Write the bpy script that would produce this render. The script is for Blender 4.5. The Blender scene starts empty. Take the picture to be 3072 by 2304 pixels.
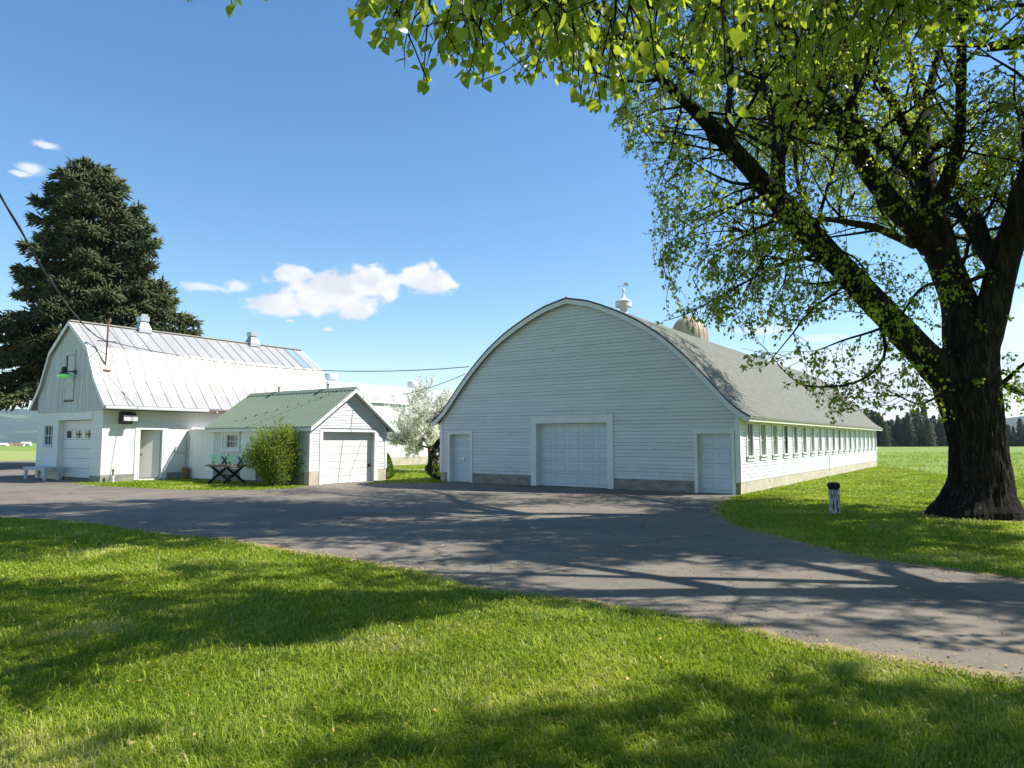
import bpy, math, random
import numpy as np
from mathutils import Vector, Matrix, noise as mnoise

random.seed(7)
RNG = np.random.default_rng(11)
scene = bpy.context.scene
COL = scene.collection
R = math.radians

# ------------------------------------------------------------------ camera
EYE = 1.75
PITCH = math.atan(167 / 2080.0)
cam_d = bpy.data.cameras.new('camera')
cam_d.sensor_width = 36.0
cam_d.lens = 2080.0 / 3072.0 * 36.0
cam_d.clip_end = 20000
cam_d.clip_start = 0.05
cam = bpy.data.objects.new('camera', cam_d)
cam.location = (0, 0, EYE)
cam.rotation_euler = (R(90) + PITCH, 0, 0)
COL.objects.link(cam)
scene.camera = cam

# ------------------------------------------------------------------ light
SUN_AZ, SUN_EL = R(88.0), R(46.5)
SUN_DIR = Vector((math.sin(SUN_AZ) * math.cos(SUN_EL), math.cos(SUN_AZ) * math.cos(SUN_EL), math.sin(SUN_EL)))
sun_d = bpy.data.lights.new('sun', 'SUN')
sun_d.energy = 5.0
sun_d.angle = R(0.5)
sun_d.color = (1.0, 0.95, 0.86)
sun = bpy.data.objects.new('sun', sun_d)
sun.rotation_euler = SUN_DIR.to_track_quat('Z', 'Y').to_euler()
sun.location = (30, 0, 40)
COL.objects.link(sun)

scene.view_settings.view_transform = 'Standard'
scene.view_settings.look = 'None'
scene.view_settings.exposure = 0.80
scene.view_settings.gamma = 1.0
scene.view_settings.use_curve_mapping = False
SKY_STRENGTH = 0.108

scene.render.engine = 'CYCLES'
cy = scene.cycles
cy.max_bounces = 7
cy.diffuse_bounces = 4
cy.transmission_bounces = 4
cy.transparent_max_bounces = 6
cy.volume_bounces = 0
cy.use_denoising = True
try:
    cy.denoiser = 'OPENIMAGEDENOISE'
except Exception:
    pass
cy.sample_clamp_indirect = 6.0


def ray(u, v):
    """direction through a pixel of the 3072x2304 photograph, scaled so that y = 1"""
    f = 2080.0
    c, s = math.cos(PITCH), math.sin(PITCH)
    x = (u - 1536) / f
    z = -(v - 1152) / f
    d = Vector((x, c - z * s, s + z * c))
    return d / d.y


def at(u, v, Y):
    return Vector((0, 0, EYE)) + ray(u, v) * Y


def gnd(u, v, z=0.0):
    d = ray(u, v)
    t = (z - EYE) / d.z
    return Vector((0, 0, EYE)) + d * t


def project(P):
    P = np.asarray(P, float).reshape(-1, 3) - np.array([0, 0, EYE])
    c, s = math.cos(PITCH), math.sin(PITCH)
    zz = P[:, 1] * c + P[:, 2] * s
    yy = -P[:, 1] * s + P[:, 2] * c
    zz = np.where(zz > 0.05, zz, np.nan)
    return 1536 + 2080 * P[:, 0] / zz, 1152 - 2080 * yy / zz


# ------------------------------------------------------------------ node helpers
class NT:
    def __init__(s, tree):
        s.t = tree
        s.n = tree.nodes
        s.l = tree.links

    def node(s, typ, **kw):
        n = s.n.new(typ)
        for k, v in kw.items():
            setattr(n, k, v)
        return n

    def set(s, sock, v):
        if isinstance(v, bpy.types.NodeSocket):
            s.l.new(v, sock)
        elif v is not None:
            try:
                sock.default_value = v
            except Exception:
                sock.default_value = (*v, 1.0)

    def math(s, op, a, b=None, clamp=False):
        n = s.node('ShaderNodeMath', operation=op)
        n.use_clamp = clamp
        s.set(n.inputs[0], a)
        if b is not None:
            s.set(n.inputs[1], b)
        return n.outputs[0]

    def mix(s, f, a, b, blend='MIX'):
        n = s.node('ShaderNodeMix', data_type='RGBA', blend_type=blend)
        s.set(n.inputs['Factor'], f)
        s.set(n.inputs[6], a if isinstance(a, bpy.types.NodeSocket) else (*a[:3], 1))
        s.set(n.inputs[7], b if isinstance(b, bpy.types.NodeSocket) else (*b[:3], 1))
        return n.outputs[2]

    def noise(s, vec, scale, detail=4, rough=0.55, dist=0.0):
        n = s.node('ShaderNodeTexNoise')
        n.inputs['Scale'].default_value = scale
        n.inputs['Detail'].default_value = detail
        n.inputs['Roughness'].default_value = rough
        n.inputs['Distortion'].default_value = dist
        if vec is not None:
            s.l.new(vec, n.inputs['Vector'])
        return n.outputs['Fac']

    def smooth(s, x, lo, hi, a=0.0, b=1.0):
        n = s.node('ShaderNodeMapRange', interpolation_type='SMOOTHSTEP')
        s.set(n.inputs['Value'], x)
        n.inputs['From Min'].default_value = lo
        n.inputs['From Max'].default_value = hi
        n.inputs['To Min'].default_value = a
        n.inputs['To Max'].default_value = b
        return n.outputs['Result']

    def coord(s, kind='Object', scale=None):
        t = s.node('ShaderNodeTexCoord')
        o = t.outputs[kind]
        if scale is not None:
            m = s.node('ShaderNodeMapping')
            m.inputs['Scale'].default_value = scale
            s.l.new(o, m.inputs['Vector'])
            o = m.outputs['Vector']
        return o

    def bump(s, h, strength=0.3, dist=0.02):
        b = s.node('ShaderNodeBump')
        b.inputs['Strength'].default_value = strength
        b.inputs['Distance'].default_value = dist
        s.l.new(h, b.inputs['Height'])
        return b.outputs['Normal']


# ------------------------------------------------------------------ sky
world = bpy.data.worlds.new('World')
scene.world = world
world.use_nodes = True
wt = NT(world.node_tree)
for n in list(wt.n):
    wt.n.remove(n)
w_out = wt.node('ShaderNodeOutputWorld')
w_bg = wt.node('ShaderNodeBackground')
w_bg.inputs['Strength'].default_value = SKY_STRENGTH
sky = wt.node('ShaderNodeTexSky', sky_type='NISHITA')
sky.sun_disc = False
sky.sun_elevation = SUN_EL
sky.sun_rotation = SUN_AZ
sky.altitude = 700
sky.air_density = 1.25
sky.dust_density = 0.05
sky.ozone_density = 2.6
tc = wt.node('ShaderNodeTexCoord')
sep = wt.node('ShaderNodeSeparateXYZ')
wt.l.new(tc.outputs['Generated'], sep.inputs[0])
az = wt.math('ARCTAN2', sep.outputs[0], sep.outputs[1])
el = wt.math('ARCSINE', sep.outputs[2])


def dir_angles(u, v):
    d = ray(u, v).normalized()
    return math.atan2(d.x, d.y), math.asin(d.z)


def ellipse(u, v, ru, rv):
    a0, e0 = dir_angles(u, v)
    a1, _ = dir_angles(u + ru, v)
    _, e1 = dir_angles(u, v - rv)
    dx = wt.math('DIVIDE', wt.math('SUBTRACT', az, a0), a1 - a0)
    dy = wt.math('DIVIDE', wt.math('SUBTRACT', el, e0), e1 - e0)
    d2 = wt.math('ADD', wt.math('MULTIPLY', dx, dx), wt.math('MULTIPLY', dy, dy))
    return wt.math('SUBTRACT', 1.0, wt.math('POWER', d2, 0.5)), dy


def vmax(lst):
    o = lst[0]
    for q in lst[1:]:
        o = wt.math('MAXIMUM', o, q)
    return o


comb = wt.node('ShaderNodeCombineXYZ')
wt.l.new(az, comb.inputs[0])
wt.l.new(wt.math('MULTIPLY', el, 1.7), comb.inputs[1])
cn = wt.noise(comb.outputs[0], 30.0, 9, 0.6, 0.35)
cn2 = wt.noise(comb.outputs[0], 15.0, 6, 0.55, 0.2)
comb2 = wt.node('ShaderNodeCombineXYZ')
wt.l.new(az, comb2.inputs[0])
wt.l.new(wt.math('MULTIPLY', el, 4.0), comb2.inputs[1])
cn3 = wt.noise(comb2.outputs[0], 7.0, 8, 0.6, 0.6)

cum = [(840, 915, 130, 48), (960, 905, 190, 58), (1000, 870, 210, 78), (1060, 930, 80, 42), (890, 825, 85, 44),
       (1150, 860, 85, 62), (1265, 835, 110, 66), (1315, 850, 70, 48), (1110, 835, 90, 50)]
cm = vmax([ellipse(*c)[0] for c in cum])
cumask = wt.smooth(wt.math('ADD', cm, wt.math('MULTIPLY', wt.math('SUBTRACT', cn, 0.5), 1.5)), 0.10, 0.55)
small = [(620, 862, 130, 24), (710, 858, 60, 26), (145, 438, 75, 20), (95, 505, 70, 28), (60, 520, 50, 14), (985, 988, 22, 9),
         (870, 962, 22, 7)]
sm = vmax([ellipse(*c)[0] for c in small])
smask = wt.smooth(wt.math('ADD', sm, wt.math('MULTIPLY', wt.math('SUBTRACT', cn, 0.55), 1.6)), 0.1, 0.75, 0.0, 0.85)
low = [(2450, 1090, 420, 90), (2700, 1160, 700, 130), (2300, 990, 150, 24), (2460, 1015, 160, 20), (3100, 980, 300, 190),
       (3900, 1000, 700, 200), (1150, 1240, 320, 55)]
lm = vmax([ellipse(*c)[0] for c in low])
lmask = wt.smooth(wt.math('ADD', lm, wt.math('MULTIPLY', wt.math('SUBTRACT', cn3, 0.5), 1.5)), 0.05, 0.8, 0.0, 0.8)
# lit tops / slightly grey interior of the cumulus come from cloud thickness noise
thick = wt.smooth(cn2, 0.36, 0.62)
ccol = wt.mix(thick, (4.3, 4.5, 4.9), (5.6, 5.65, 5.7))
skyc = wt.node('ShaderNodeHueSaturation')
skyc.inputs['Saturation'].default_value = 1.22
wt.l.new(sky.outputs[0], skyc.inputs['Color'])
c1 = wt.mix(lmask, skyc.outputs[0], (5.2, 5.4, 5.7))
c2 = wt.mix(smask, c1, (5.2, 5.4, 5.6))
c3 = wt.mix(cumask, c2, ccol)
wt.l.new(c3, w_bg.inputs['Color'])
wt.l.new(w_bg.outputs[0], w_out.inputs['Surface'])

# ------------------------------------------------------------------ materials
MATS = {}


def new_mat(name):
    m = bpy.data.materials.new(name)
    m.use_nodes = True
    t = NT(m.node_tree)
    b = t.n['Principled BSDF']
    return m, t, b


def pmat(name, c1, c2=None, scale=3.0, rough=0.7, bump=0.0, bscale=40.0, bdist=0.01, metallic=0.0, stretch=(1, 1, 1),
         spots=None, spec=0.4, rvar=0.0, detail=6):
    m, t, b = new_mat(name)
    co = t.coord('Object', stretch)
    if c2 is None:
        c2 = tuple(x * 0.8 for x in c1)
    n1 = t.noise(co, scale, detail, 0.6)
    col = t.mix(t.smooth(n1, 0.32, 0.68), c1, c2)
    if spots:
        sc, lo, hi, c3 = spots
        n3 = t.noise(t.coord('Object', stretch), sc, 5, 0.65, 0.3)
        col = t.mix(t.smooth(n3, lo, hi), col, c3)
    t.set(b.inputs['Base Color'], col)
    b.inputs['Roughness'].default_value = rough
    if rvar:
        t.set(b.inputs['Roughness'], t.smooth(n1, 0.2, 0.8, rough - rvar, rough + rvar))
    b.inputs['Metallic'].default_value = metallic
    b.inputs['Specular IOR Level'].default_value = spec
    if bump:
        nb = t.noise(t.coord('Object', stretch), bscale, 5, 0.6)
        t.l.new(t.bump(nb, bump, bdist), b.inputs['Normal'])
    MATS[name] = m
    return m


def siding_mat():
    m, t, b = new_mat('white_siding')
    co = t.coord('Object')
    s_ = t.node('ShaderNodeSeparateXYZ')
    t.l.new(co, s_.inputs[0])
    n1 = t.noise(t.coord('Object', (0.5, 0.5, 2.5)), 1.2, 6, 0.6)
    col = t.mix(t.smooth(n1, 0.32, 0.68), (0.665, 0.695, 0.71), (0.59, 0.62, 0.635))
    wn = t.node('ShaderNodeTexWhiteNoise', noise_dimensions='1D')
    t.l.new(t.math('FLOOR', t.math('DIVIDE', t.math('SUBTRACT', s_.outputs[2], 0.4), 0.127)), wn.inputs['W'])
    col = t.mix(t.math('MULTIPLY', wn.outputs['Value'], 0.30), col, (0.56, 0.585, 0.60))
    # run-down streaks, flaked spots and splashed dirt low on the wall
    n2 = t.noise(t.coord('Object', (5, 5, 0.35)), 2.0, 5, 0.6)
    col = t.mix(t.smooth(n2, 0.58, 0.80, 0, 0.45), col, (0.56, 0.545, 0.49))
    n3 = t.noise(t.coord('Object', (0.7, 0.7, 5)), 5.0, 5, 0.65, 0.3)
    col = t.mix(t.smooth(n3, 0.69, 0.77, 0, 0.8), col, (0.46, 0.45, 0.41))
    n4 = t.noise(co, 3.0, 6, 0.7)
    low = t.math('MULTIPLY', t.smooth(s_.outputs[2], 0.4, 1.1, 1.0, 0.0), t.smooth(n4, 0.42, 0.7))
    col = t.mix(t.math('MULTIPLY', low, 0.55), col, (0.47, 0.44, 0.37))
    t.set(b.inputs['Base Color'], col)
    b.inputs['Roughness'].default_value = 0.6
    t.l.new(t.bump(t.noise(t.coord('Object', (0.6, 0.6, 4)), 25, 4), 0.25, 0.004), b.inputs['Normal'])
    MATS['white_siding'] = m


siding_mat()
pmat('siding_grime_shade', (0.42, 0.415, 0.39), (0.27, 0.265, 0.245), 3.0, 0.8, stretch=(1, 1, 8))
pmat('seam_metal', (0.40, 0.37, 0.32), (0.31, 0.29, 0.25), 4.0, 0.55)
pmat('white_trim', (0.72, 0.74, 0.745), (0.65, 0.665, 0.665), 2.0, 0.5, 0.15, 30, 0.003, spots=(6, 0.7, 0.82, (0.55, 0.53, 0.46)))
pmat('cream_trim', (0.72, 0.71, 0.58), (0.66, 0.64, 0.51), 2.0, 0.55, 0.15, 30, 0.003)
pmat('door_paint', (0.58, 0.655, 0.71), (0.53, 0.60, 0.66), 1.5, 0.42, 0.08, 20, 0.002)
pmat('white_door', (0.73, 0.73, 0.71), (0.68, 0.68, 0.66), 1.0, 0.45, 0.06, 14, 0.002, spots=(4, 0.68, 0.85, (0.66, 0.65, 0.6)))
pmat('plywood_paint', (0.80, 0.81, 0.81), (0.73, 0.74, 0.74), 1.2, 0.6, 0.12, 30, 0.002, stretch=(3, 3, 0.6))
pmat('concrete', (0.30, 0.285, 0.25), (0.20, 0.19, 0.165), 2.2, 0.9, 0.5, 30, 0.01, stretch=(1, 1, 2.2), spots=(3.0, 0.58, 0.72, (0.10, 0.095, 0.08)))
pmat('tan_concrete', (0.50, 0.45, 0.35), (0.40, 0.36, 0.28), 2.5, 0.9, 0.5, 35, 0.01, spots=(3.0, 0.6, 0.75, (0.22, 0.18, 0.12)))
pmat('dark_metal', (0.06, 0.06, 0.06), (0.03, 0.03, 0.03), 8, 0.5, 0.1, 30, 0.002, metallic=0.3)
pmat('galvanized', (0.52, 0.54, 0.56), (0.38, 0.40, 0.42), 4, 0.42, 0.1, 20, 0.003, metallic=0.7, spots=(5, 0.66, 0.8, (0.28, 0.2, 0.14)))
pmat('grey_vent', (0.36, 0.38, 0.40), (0.28, 0.30, 0.32), 3, 0.5, 0.1, 20, 0.003, metallic=0.2)
pmat('rusty_metal', (0.22, 0.13, 0.08), (0.12, 0.08, 0.06), 6, 0.75, 0.3, 40, 0.004)
pmat('cable_black', (0.035, 0.035, 0.04), (0.02, 0.02, 0.02), 10, 0.6)
pmat('grey_boards', (0.58, 0.60, 0.60), (0.45, 0.46, 0.46), 2.0, 0.8, 0.4, 12, 0.006, stretch=(5, 5, 0.35), spots=(3, 0.56, 0.72, (0.60, 0.61, 0.60)))
pmat('dark_gap', (0.012, 0.012, 0.012), (0.008, 0.008, 0.008), 3, 0.9)
pmat('brown_wood', (0.18, 0.10, 0.06), (0.10, 0.06, 0.04), 4, 0.85, 0.3, 20, 0.006)
pmat('log_wood', (0.28, 0.17, 0.07), (0.13, 0.08, 0.04), 5, 0.8, 0.4, 20, 0.01, stretch=(4, 4, 0.6))
pmat('bench_green', (0.05, 0.22, 0.12), (0.04, 0.15, 0.09), 5, 0.55, 0.2, 20, 0.003)
pmat('table_green', (0.018, 0.035, 0.03), (0.012, 0.02, 0.018), 5, 0.6, 0.2, 20, 0.003)
pmat('table_wood', (0.17, 0.13, 0.10), (0.10, 0.08, 0.065), 4, 0.8, 0.3, 15, 0.004, stretch=(1, 5, 5))
pmat('weathered_white', (0.62, 0.64, 0.66), (0.45, 0.46, 0.47), 6, 0.7, 0.3, 20, 0.005, spots=(9, 0.58, 0.68, (0.25, 0.23, 0.2)))
pmat('post_paint', (0.55, 0.57, 0.60), (0.40, 0.41, 0.42), 8, 0.8, 0.8, 25, 0.02, stretch=(3, 3, 0.8), spots=(7, 0.52, 0.58, (0.06, 0.05, 0.04)))
pmat('moss_cap', (0.035, 0.033, 0.025), (0.015, 0.014, 0.012), 14, 0.95, 0.9, 40, 0.03)
pmat('curtain', (0.42, 0.40, 0.30), (0.34, 0.33, 0.25), 5, 0.6)
pmat('soil_dark', (0.05, 0.04, 0.03), (0.03, 0.025, 0.02), 6, 0.95, 0.5, 30, 0.02)
pmat('quonset_metal', (0.72, 0.73, 0.72), (0.65, 0.66, 0.66), 0.8, 0.5, 0.06, 6, 0.004, spots=(1.2, 0.66, 0.85, (0.62, 0.62, 0.58)))
pmat('skylight_green', (0.55, 0.68, 0.58), (0.50, 0.62, 0.53), 2, 0.5)
pmat('blue_panel', (0.24, 0.34, 0.46), (0.20, 0.30, 0.40), 3, 0.4)
pmat('red_roof', (0.30, 0.10, 0.08), (0.22, 0.08, 0.06), 3, 0.8)
pmat('pink_roof', (0.62, 0.52, 0.50), (0.55, 0.46, 0.44), 3, 0.8)
pmat('white_house', (0.75, 0.75, 0.72), (0.65, 0.65, 0.62), 3, 0.7)
pmat('soil_bare', (0.16, 0.115, 0.07), (0.09, 0.07, 0.045), 4, 0.95, 0.7, 40, 0.02, spots=(6, 0.55, 0.7, (0.15, 0.19, 0.04)))
pmat('soil_edge', (0.34, 0.26, 0.14), (0.22, 0.16, 0.09), 3, 0.95, 0.6, 40, 0.02)
pmat('bark_pale', (0.20, 0.18, 0.15), (0.10, 0.09, 0.075), 4, 0.9, 0.6, 18, 0.02, stretch=(3, 3, 0.7))
pmat('spruce_bark', (0.10, 0.075, 0.055), (0.05, 0.04, 0.03), 6, 0.95, 0.6, 18, 0.02)
pmat('red_bark', (0.17, 0.10, 0.075), (0.09, 0.06, 0.05), 6, 0.9, 0.5, 18, 0.02)


def glass_mat(name, tint, rough=0.06):
    m, t, b = new_mat(name)
    co = t.coord('Object')
    n1 = t.noise(co, 2.0, 3)
    t.set(b.inputs['Base Color'], t.mix(n1, tint, tuple(x * 0.5 for x in tint)))
    b.inputs['Roughness'].default_value = rough
    b.inputs['Specular IOR Level'].default_value = 0.6
    t.l.new(t.bump(t.noise(co, 3.0, 2), 0.05, 0.01), b.inputs['Normal'])
    MATS[name] = m
    return m


glass_mat('window_glass', (0.03, 0.035, 0.03))
glass_mat('barn_glass', (0.20, 0.195, 0.13), 0.2)
glass_mat('pale_glass', (0.30, 0.29, 0.24), 0.15)
m, t, b = new_mat('chrome')
t.set(b.inputs['Base Color'], t.mix(t.noise(t.coord(), 20), (0.7, 0.7, 0.7), (0.6, 0.6, 0.6)))
b.inputs['Metallic'].default_value = 1.0
b.inputs['Roughness'].default_value = 0.2
MATS['chrome'] = m
m, t, b = new_mat('lamp_lens')
t.set(b.inputs['Base Color'], t.mix(t.noise(t.coord(), 6), (0.25, 0.8, 0.2), (0.3, 0.75, 0.25)))
b.inputs['Roughness'].default_value = 0.3
b.inputs['Emission Color'].default_value = (0.25, 0.9, 0.2, 1)
b.inputs['Emission Strength'].default_value = 0.08
MATS['lamp_lens'] = m


def block_mat():
    m, t, b = new_mat('painted_block')
    tc_ = t.node('ShaderNodeTexCoord')
    s_ = t.node('ShaderNodeSeparateXYZ')
    t.l.new(tc_.outputs['Object'], s_.inputs[0])
    cb = t.node('ShaderNodeCombineXYZ')
    t.l.new(t.math('ADD', s_.outputs[0], s_.outputs[1]), cb.inputs[0])
    t.l.new(s_.outputs[2], cb.inputs[1])
    br = t.node('ShaderNodeTexBrick')
    br.inputs['Scale'].default_value = 1.0
    br.inputs['Mortar Size'].default_value = 0.006
    br.inputs['Mortar Smooth'].default_value = 0.4
    br.inputs['Brick Width'].default_value = 0.6
    br.inputs['Row Height'].default_value = 0.2
    br.inputs['Color1'].default_value = (0.74, 0.74, 0.71, 1)
    br.inputs['Color2'].default_value = (0.71, 0.71, 0.69, 1)
    br.inputs['Mortar'].default_value = (0.58, 0.58, 0.555, 1)
    t.l.new(cb.outputs[0], br.inputs['Vector'])
    n1 = t.noise(tc_.outputs['Object'], 1.3, 6)
    col = t.mix(t.smooth(n1, 0.4, 0.8, 0, 0.5), br.outputs['Color'], (0.62, 0.63, 0.60))
    col = t.mix(t.smooth(s_.outputs[2], 0.0, 0.9, 0.45, 0.0), col, (0.60, 0.57, 0.50))
    t.set(b.inputs['Base Color'], col)
    b.inputs['Roughness'].default_value = 0.65
    h = t.math('ADD', t.math('MULTIPLY', br.outputs['Fac'], -1.0), t.math('MULTIPLY', t.noise(tc_.outputs['Object'], 30, 4), 0.4))
    t.l.new(t.bump(h, 0.35, 0.012), b.inputs['Normal'])
    MATS['painted_block'] = m


block_mat()


def shingle_mat():
    m, t, b = new_mat('shingles')
    uv = t.node('ShaderNodeUVMap')
    br = t.node('ShaderNodeTexBrick')
    br.inputs['Scale'].default_value = 1.0
    br.inputs['Mortar Size'].default_value = 0.008
    br.inputs['Brick Width'].default_value = 0.33
    br.inputs['Row Height'].default_value = 0.15
    br.inputs['Bias'].default_value = 0.0
    br.inputs['Color1'].default_value = (0.19, 0.188, 0.148, 1)
    br.inputs['Color2'].default_value = (0.15, 0.148, 0.118, 1)
    br.inputs['Mortar'].default_value = (0.06, 0.06, 0.052, 1)
    t.l.new(uv.outputs[0], br.inputs['Vector'])
    n1 = t.noise(t.coord('Object'), 0.7, 6)
    col = t.mix(t.smooth(n1, 0.35, 0.7, 0, 0.5), br.outputs['Color'], (0.155, 0.165, 0.125))
    n2 = t.noise(t.coord('Object'), 60, 3)
    col = t.mix(t.smooth(n2, 0.3, 0.7, 0, 0.35), col, (0.11, 0.11, 0.095))
    n3 = t.noise(t.coord('Object', (1, 0.5, 1)), 2.6, 5)
    col = t.mix(t.smooth(n3, 0.68, 0.74, 0, 0.6), col, (0.24, 0.15, 0.10))
    t.set(b.inputs['Base Color'], col)
    b.inputs['Roughness'].default_value = 0.9
    wv = t.node('ShaderNodeSeparateXYZ')
    t.l.new(uv.outputs[0], wv.inputs[0])
    saw = t.math('FRACT', t.math('DIVIDE', wv.outputs[1], 0.15))
    h = t.math('ADD', t.math('MULTIPLY', saw, 0.7), t.math('MULTIPLY', br.outputs['Fac'], -0.6))
    t.l.new(t.bump(h, 0.9, 0.015), b.inputs['Normal'])
    MATS['shingles'] = m


shingle_mat()


def metal_roof_mat(name, c1, c2, c3, rough=0.45):
    m, t, b = new_mat(name)
    co = t.coord('Object')
    n1 = t.noise(t.coord('Object', (0.4, 3, 0.4)), 1.2, 6)
    n2 = t.noise(co, 4, 6)
    s_ = t.node('ShaderNodeSeparateXYZ')
    t.l.new(co, s_.inputs[0])
    vor = t.node('ShaderNodeTexWhiteNoise', noise_dimensions='1D')
    t.l.new(t.math('FLOOR', t.math('DIVIDE', s_.outputs[1], 0.6)), vor.inputs['W'])
    col = t.mix(t.smooth(n1, 0.35, 0.65), c1, c2)
    col = t.mix(t.math('MULTIPLY', vor.outputs['Value'], 0.4), col, c2)
    col = t.mix(t.smooth(n2, 0.64, 0.8, 0, 0.55), col, c3)
    t.set(b.inputs['Base Color'], col)
    b.inputs['Roughness'].default_value = rough
    b.inputs['Specular IOR Level'].default_value = 0.5
    t.l.new(t.bump(t.noise(co, 2.0, 4), 0.12, 0.02), b.inputs['Normal'])
    MATS[name] = m


metal_roof_mat('roof_sunlit', (0.60, 0.565, 0.46), (0.53, 0.50, 0.41), (0.42, 0.36, 0.27))
metal_roof_mat('roof_less_sun', (0.37, 0.365, 0.355), (0.32, 0.315, 0.31), (0.30, 0.285, 0.26))
metal_roof_mat('roof_green', (0.215, 0.27, 0.19), (0.195, 0.245, 0.17), (0.17, 0.21, 0.15), 0.5)


def silo_mat():
    m, t, b = new_mat('silo_dome')
    co = t.coord('Object')
    s_ = t.node('ShaderNodeSeparateXYZ')
    t.l.new(co, s_.inputs[0])
    a = t.math('ARCTAN2', s_.outputs[0], s_.outputs[1])
    w = t.node('ShaderNodeTexWhiteNoise', noise_dimensions='1D')
    t.l.new(t.math('FLOOR', t.math('MULTIPLY', a, 20 / (2 * math.pi))), w.inputs['W'])
    col = t.mix(w.outputs['Value'], (0.42, 0.34, 0.26), (0.36, 0.24, 0.15))
    n = t.noise(t.coord('Object', (1, 1, 0.4)), 2.0, 6)
    col = t.mix(t.smooth(n, 0.5, 0.7), col, (0.48, 0.46, 0.43))
    t.set(b.inputs['Base Color'], col)
    b.inputs['Roughness'].default_value = 0.6
    MATS['silo_dome'] = m


silo_mat()


def bark_mat():
    m, t, b = new_mat('bark')
    co = t.coord('Object', (1, 1, 0.13))
    n1 = t.noise(co, 9.0, 8, 0.65, 0.8)
    n2 = t.noise(t.coord('Object'), 2.0, 5)
    vo = t.node('ShaderNodeTexVoronoi', feature='DISTANCE_TO_EDGE')
    vo.inputs['Scale'].default_value = 12.0
    t.l.new(co, vo.inputs['Vector'])
    rn = t.math('ABSOLUTE', t.math('SUBTRACT', t.noise(co, 6.5, 6, 0.6, 1.2), 0.5))
    ridge = t.math('MULTIPLY', t.smooth(rn, 0.0, 0.11), t.smooth(vo.outputs['Distance'], -0.15, 0.12))
    col = t.mix(ridge, (0.012, 0.010, 0.008), (0.060, 0.050, 0.040))
    col = t.mix(t.smooth(n1, 0.35, 0.7, 0, 0.6), col, (0.030, 0.025, 0.020))
    col = t.mix(t.smooth(n2, 0.56, 0.74, 0, 0.5), col, (0.085, 0.055, 0.030))
    t.set(b.inputs['Base Color'], col)
    b.inputs['Roughness'].default_value = 0.95
    b.inputs['Specular IOR Level'].default_value = 0.15
    h = t.math('ADD', ridge, t.math('MULTIPLY', n1, 0.8))
    t.l.new(t.bump(h, 1.0, 0.06), b.inputs['Normal'])
    MATS['bark'] = m


bark_mat()


def leaf_mat(name, c1, c2, tr, amt=0.45, rough=0.45, scale=3.0):
    m = bpy.data.materials.new(name)
    m.use_nodes = True
    t = NT(m.node_tree)
    b = t.n['Principled BSDF']
    out = t.n['Material Output']
    at_ = t.node('ShaderNodeAttribute', attribute_name='tint')
    n1 = t.noise(t.coord('Object'), scale, 3)
    f = t.math('ADD', t.math('MULTIPLY', at_.outputs['Fac'], 0.75), t.math('MULTIPLY', n1, 0.3), True)
    col = t.mix(f, c1, c2)
    t.set(b.inputs['Base Color'], col)
    b.inputs['Roughness'].default_value = rough
    b.inputs['Specular IOR Level'].default_value = 0.35
    tl = t.node('ShaderNodeBsdfTranslucent')
    t.set(tl.inputs['Color'], t.mix(f, tr, tuple(x * 1.25 for x in tr)))
    mx = t.node('ShaderNodeMixShader')
    mx.inputs[0].default_value = amt
    t.l.new(b.outputs[0], mx.inputs[1])
    t.l.new(tl.outputs[0], mx.inputs[2])
    t.l.new(mx.outputs[0], out.inputs['Surface'])
    MATS[name] = m


leaf_mat('poplar_leaf', (0.050, 0.105, 0.018), (0.14, 0.205, 0.030), (0.45, 0.54, 0.035), 0.50, 0.36)
leaf_mat('spruce_needles', (0.034, 0.050, 0.016), (0.100, 0.118, 0.036), (0.10, 0.11, 0.03), 0.1, 0.6)
leaf_mat('conifer_needles', (0.050, 0.078, 0.042), (0.11, 0.14, 0.07), (0.07, 0.1, 0.03), 0.1, 0.6)
leaf_mat('bush_leaf', (0.030, 0.070, 0.015), (0.13, 0.215, 0.030), (0.42, 0.50, 0.05), 0.42)
leaf_mat('shrub_leaf', (0.022, 0.045, 0.018), (0.05, 0.085, 0.025), (0.10, 0.16, 0.03), 0.2)
leaf_mat('cedar_leaf', (0.06, 0.10, 0.02), (0.13, 0.19, 0.03), (0.2, 0.28, 0.04), 0.3)
leaf_mat('blossom', (0.86, 0.86, 0.82), (0.90, 0.90, 0.85), (0.85, 0.85, 0.72), 0.45)
leaf_mat('blossom_leaf', (0.15, 0.20, 0.05), (0.22, 0.27, 0.07), (0.4, 0.46, 0.1), 0.4)
leaf_mat('hedge_leaf', (0.10, 0.13, 0.05), (0.20, 0.22, 0.09), (0.25, 0.3, 0.08), 0.25)


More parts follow.
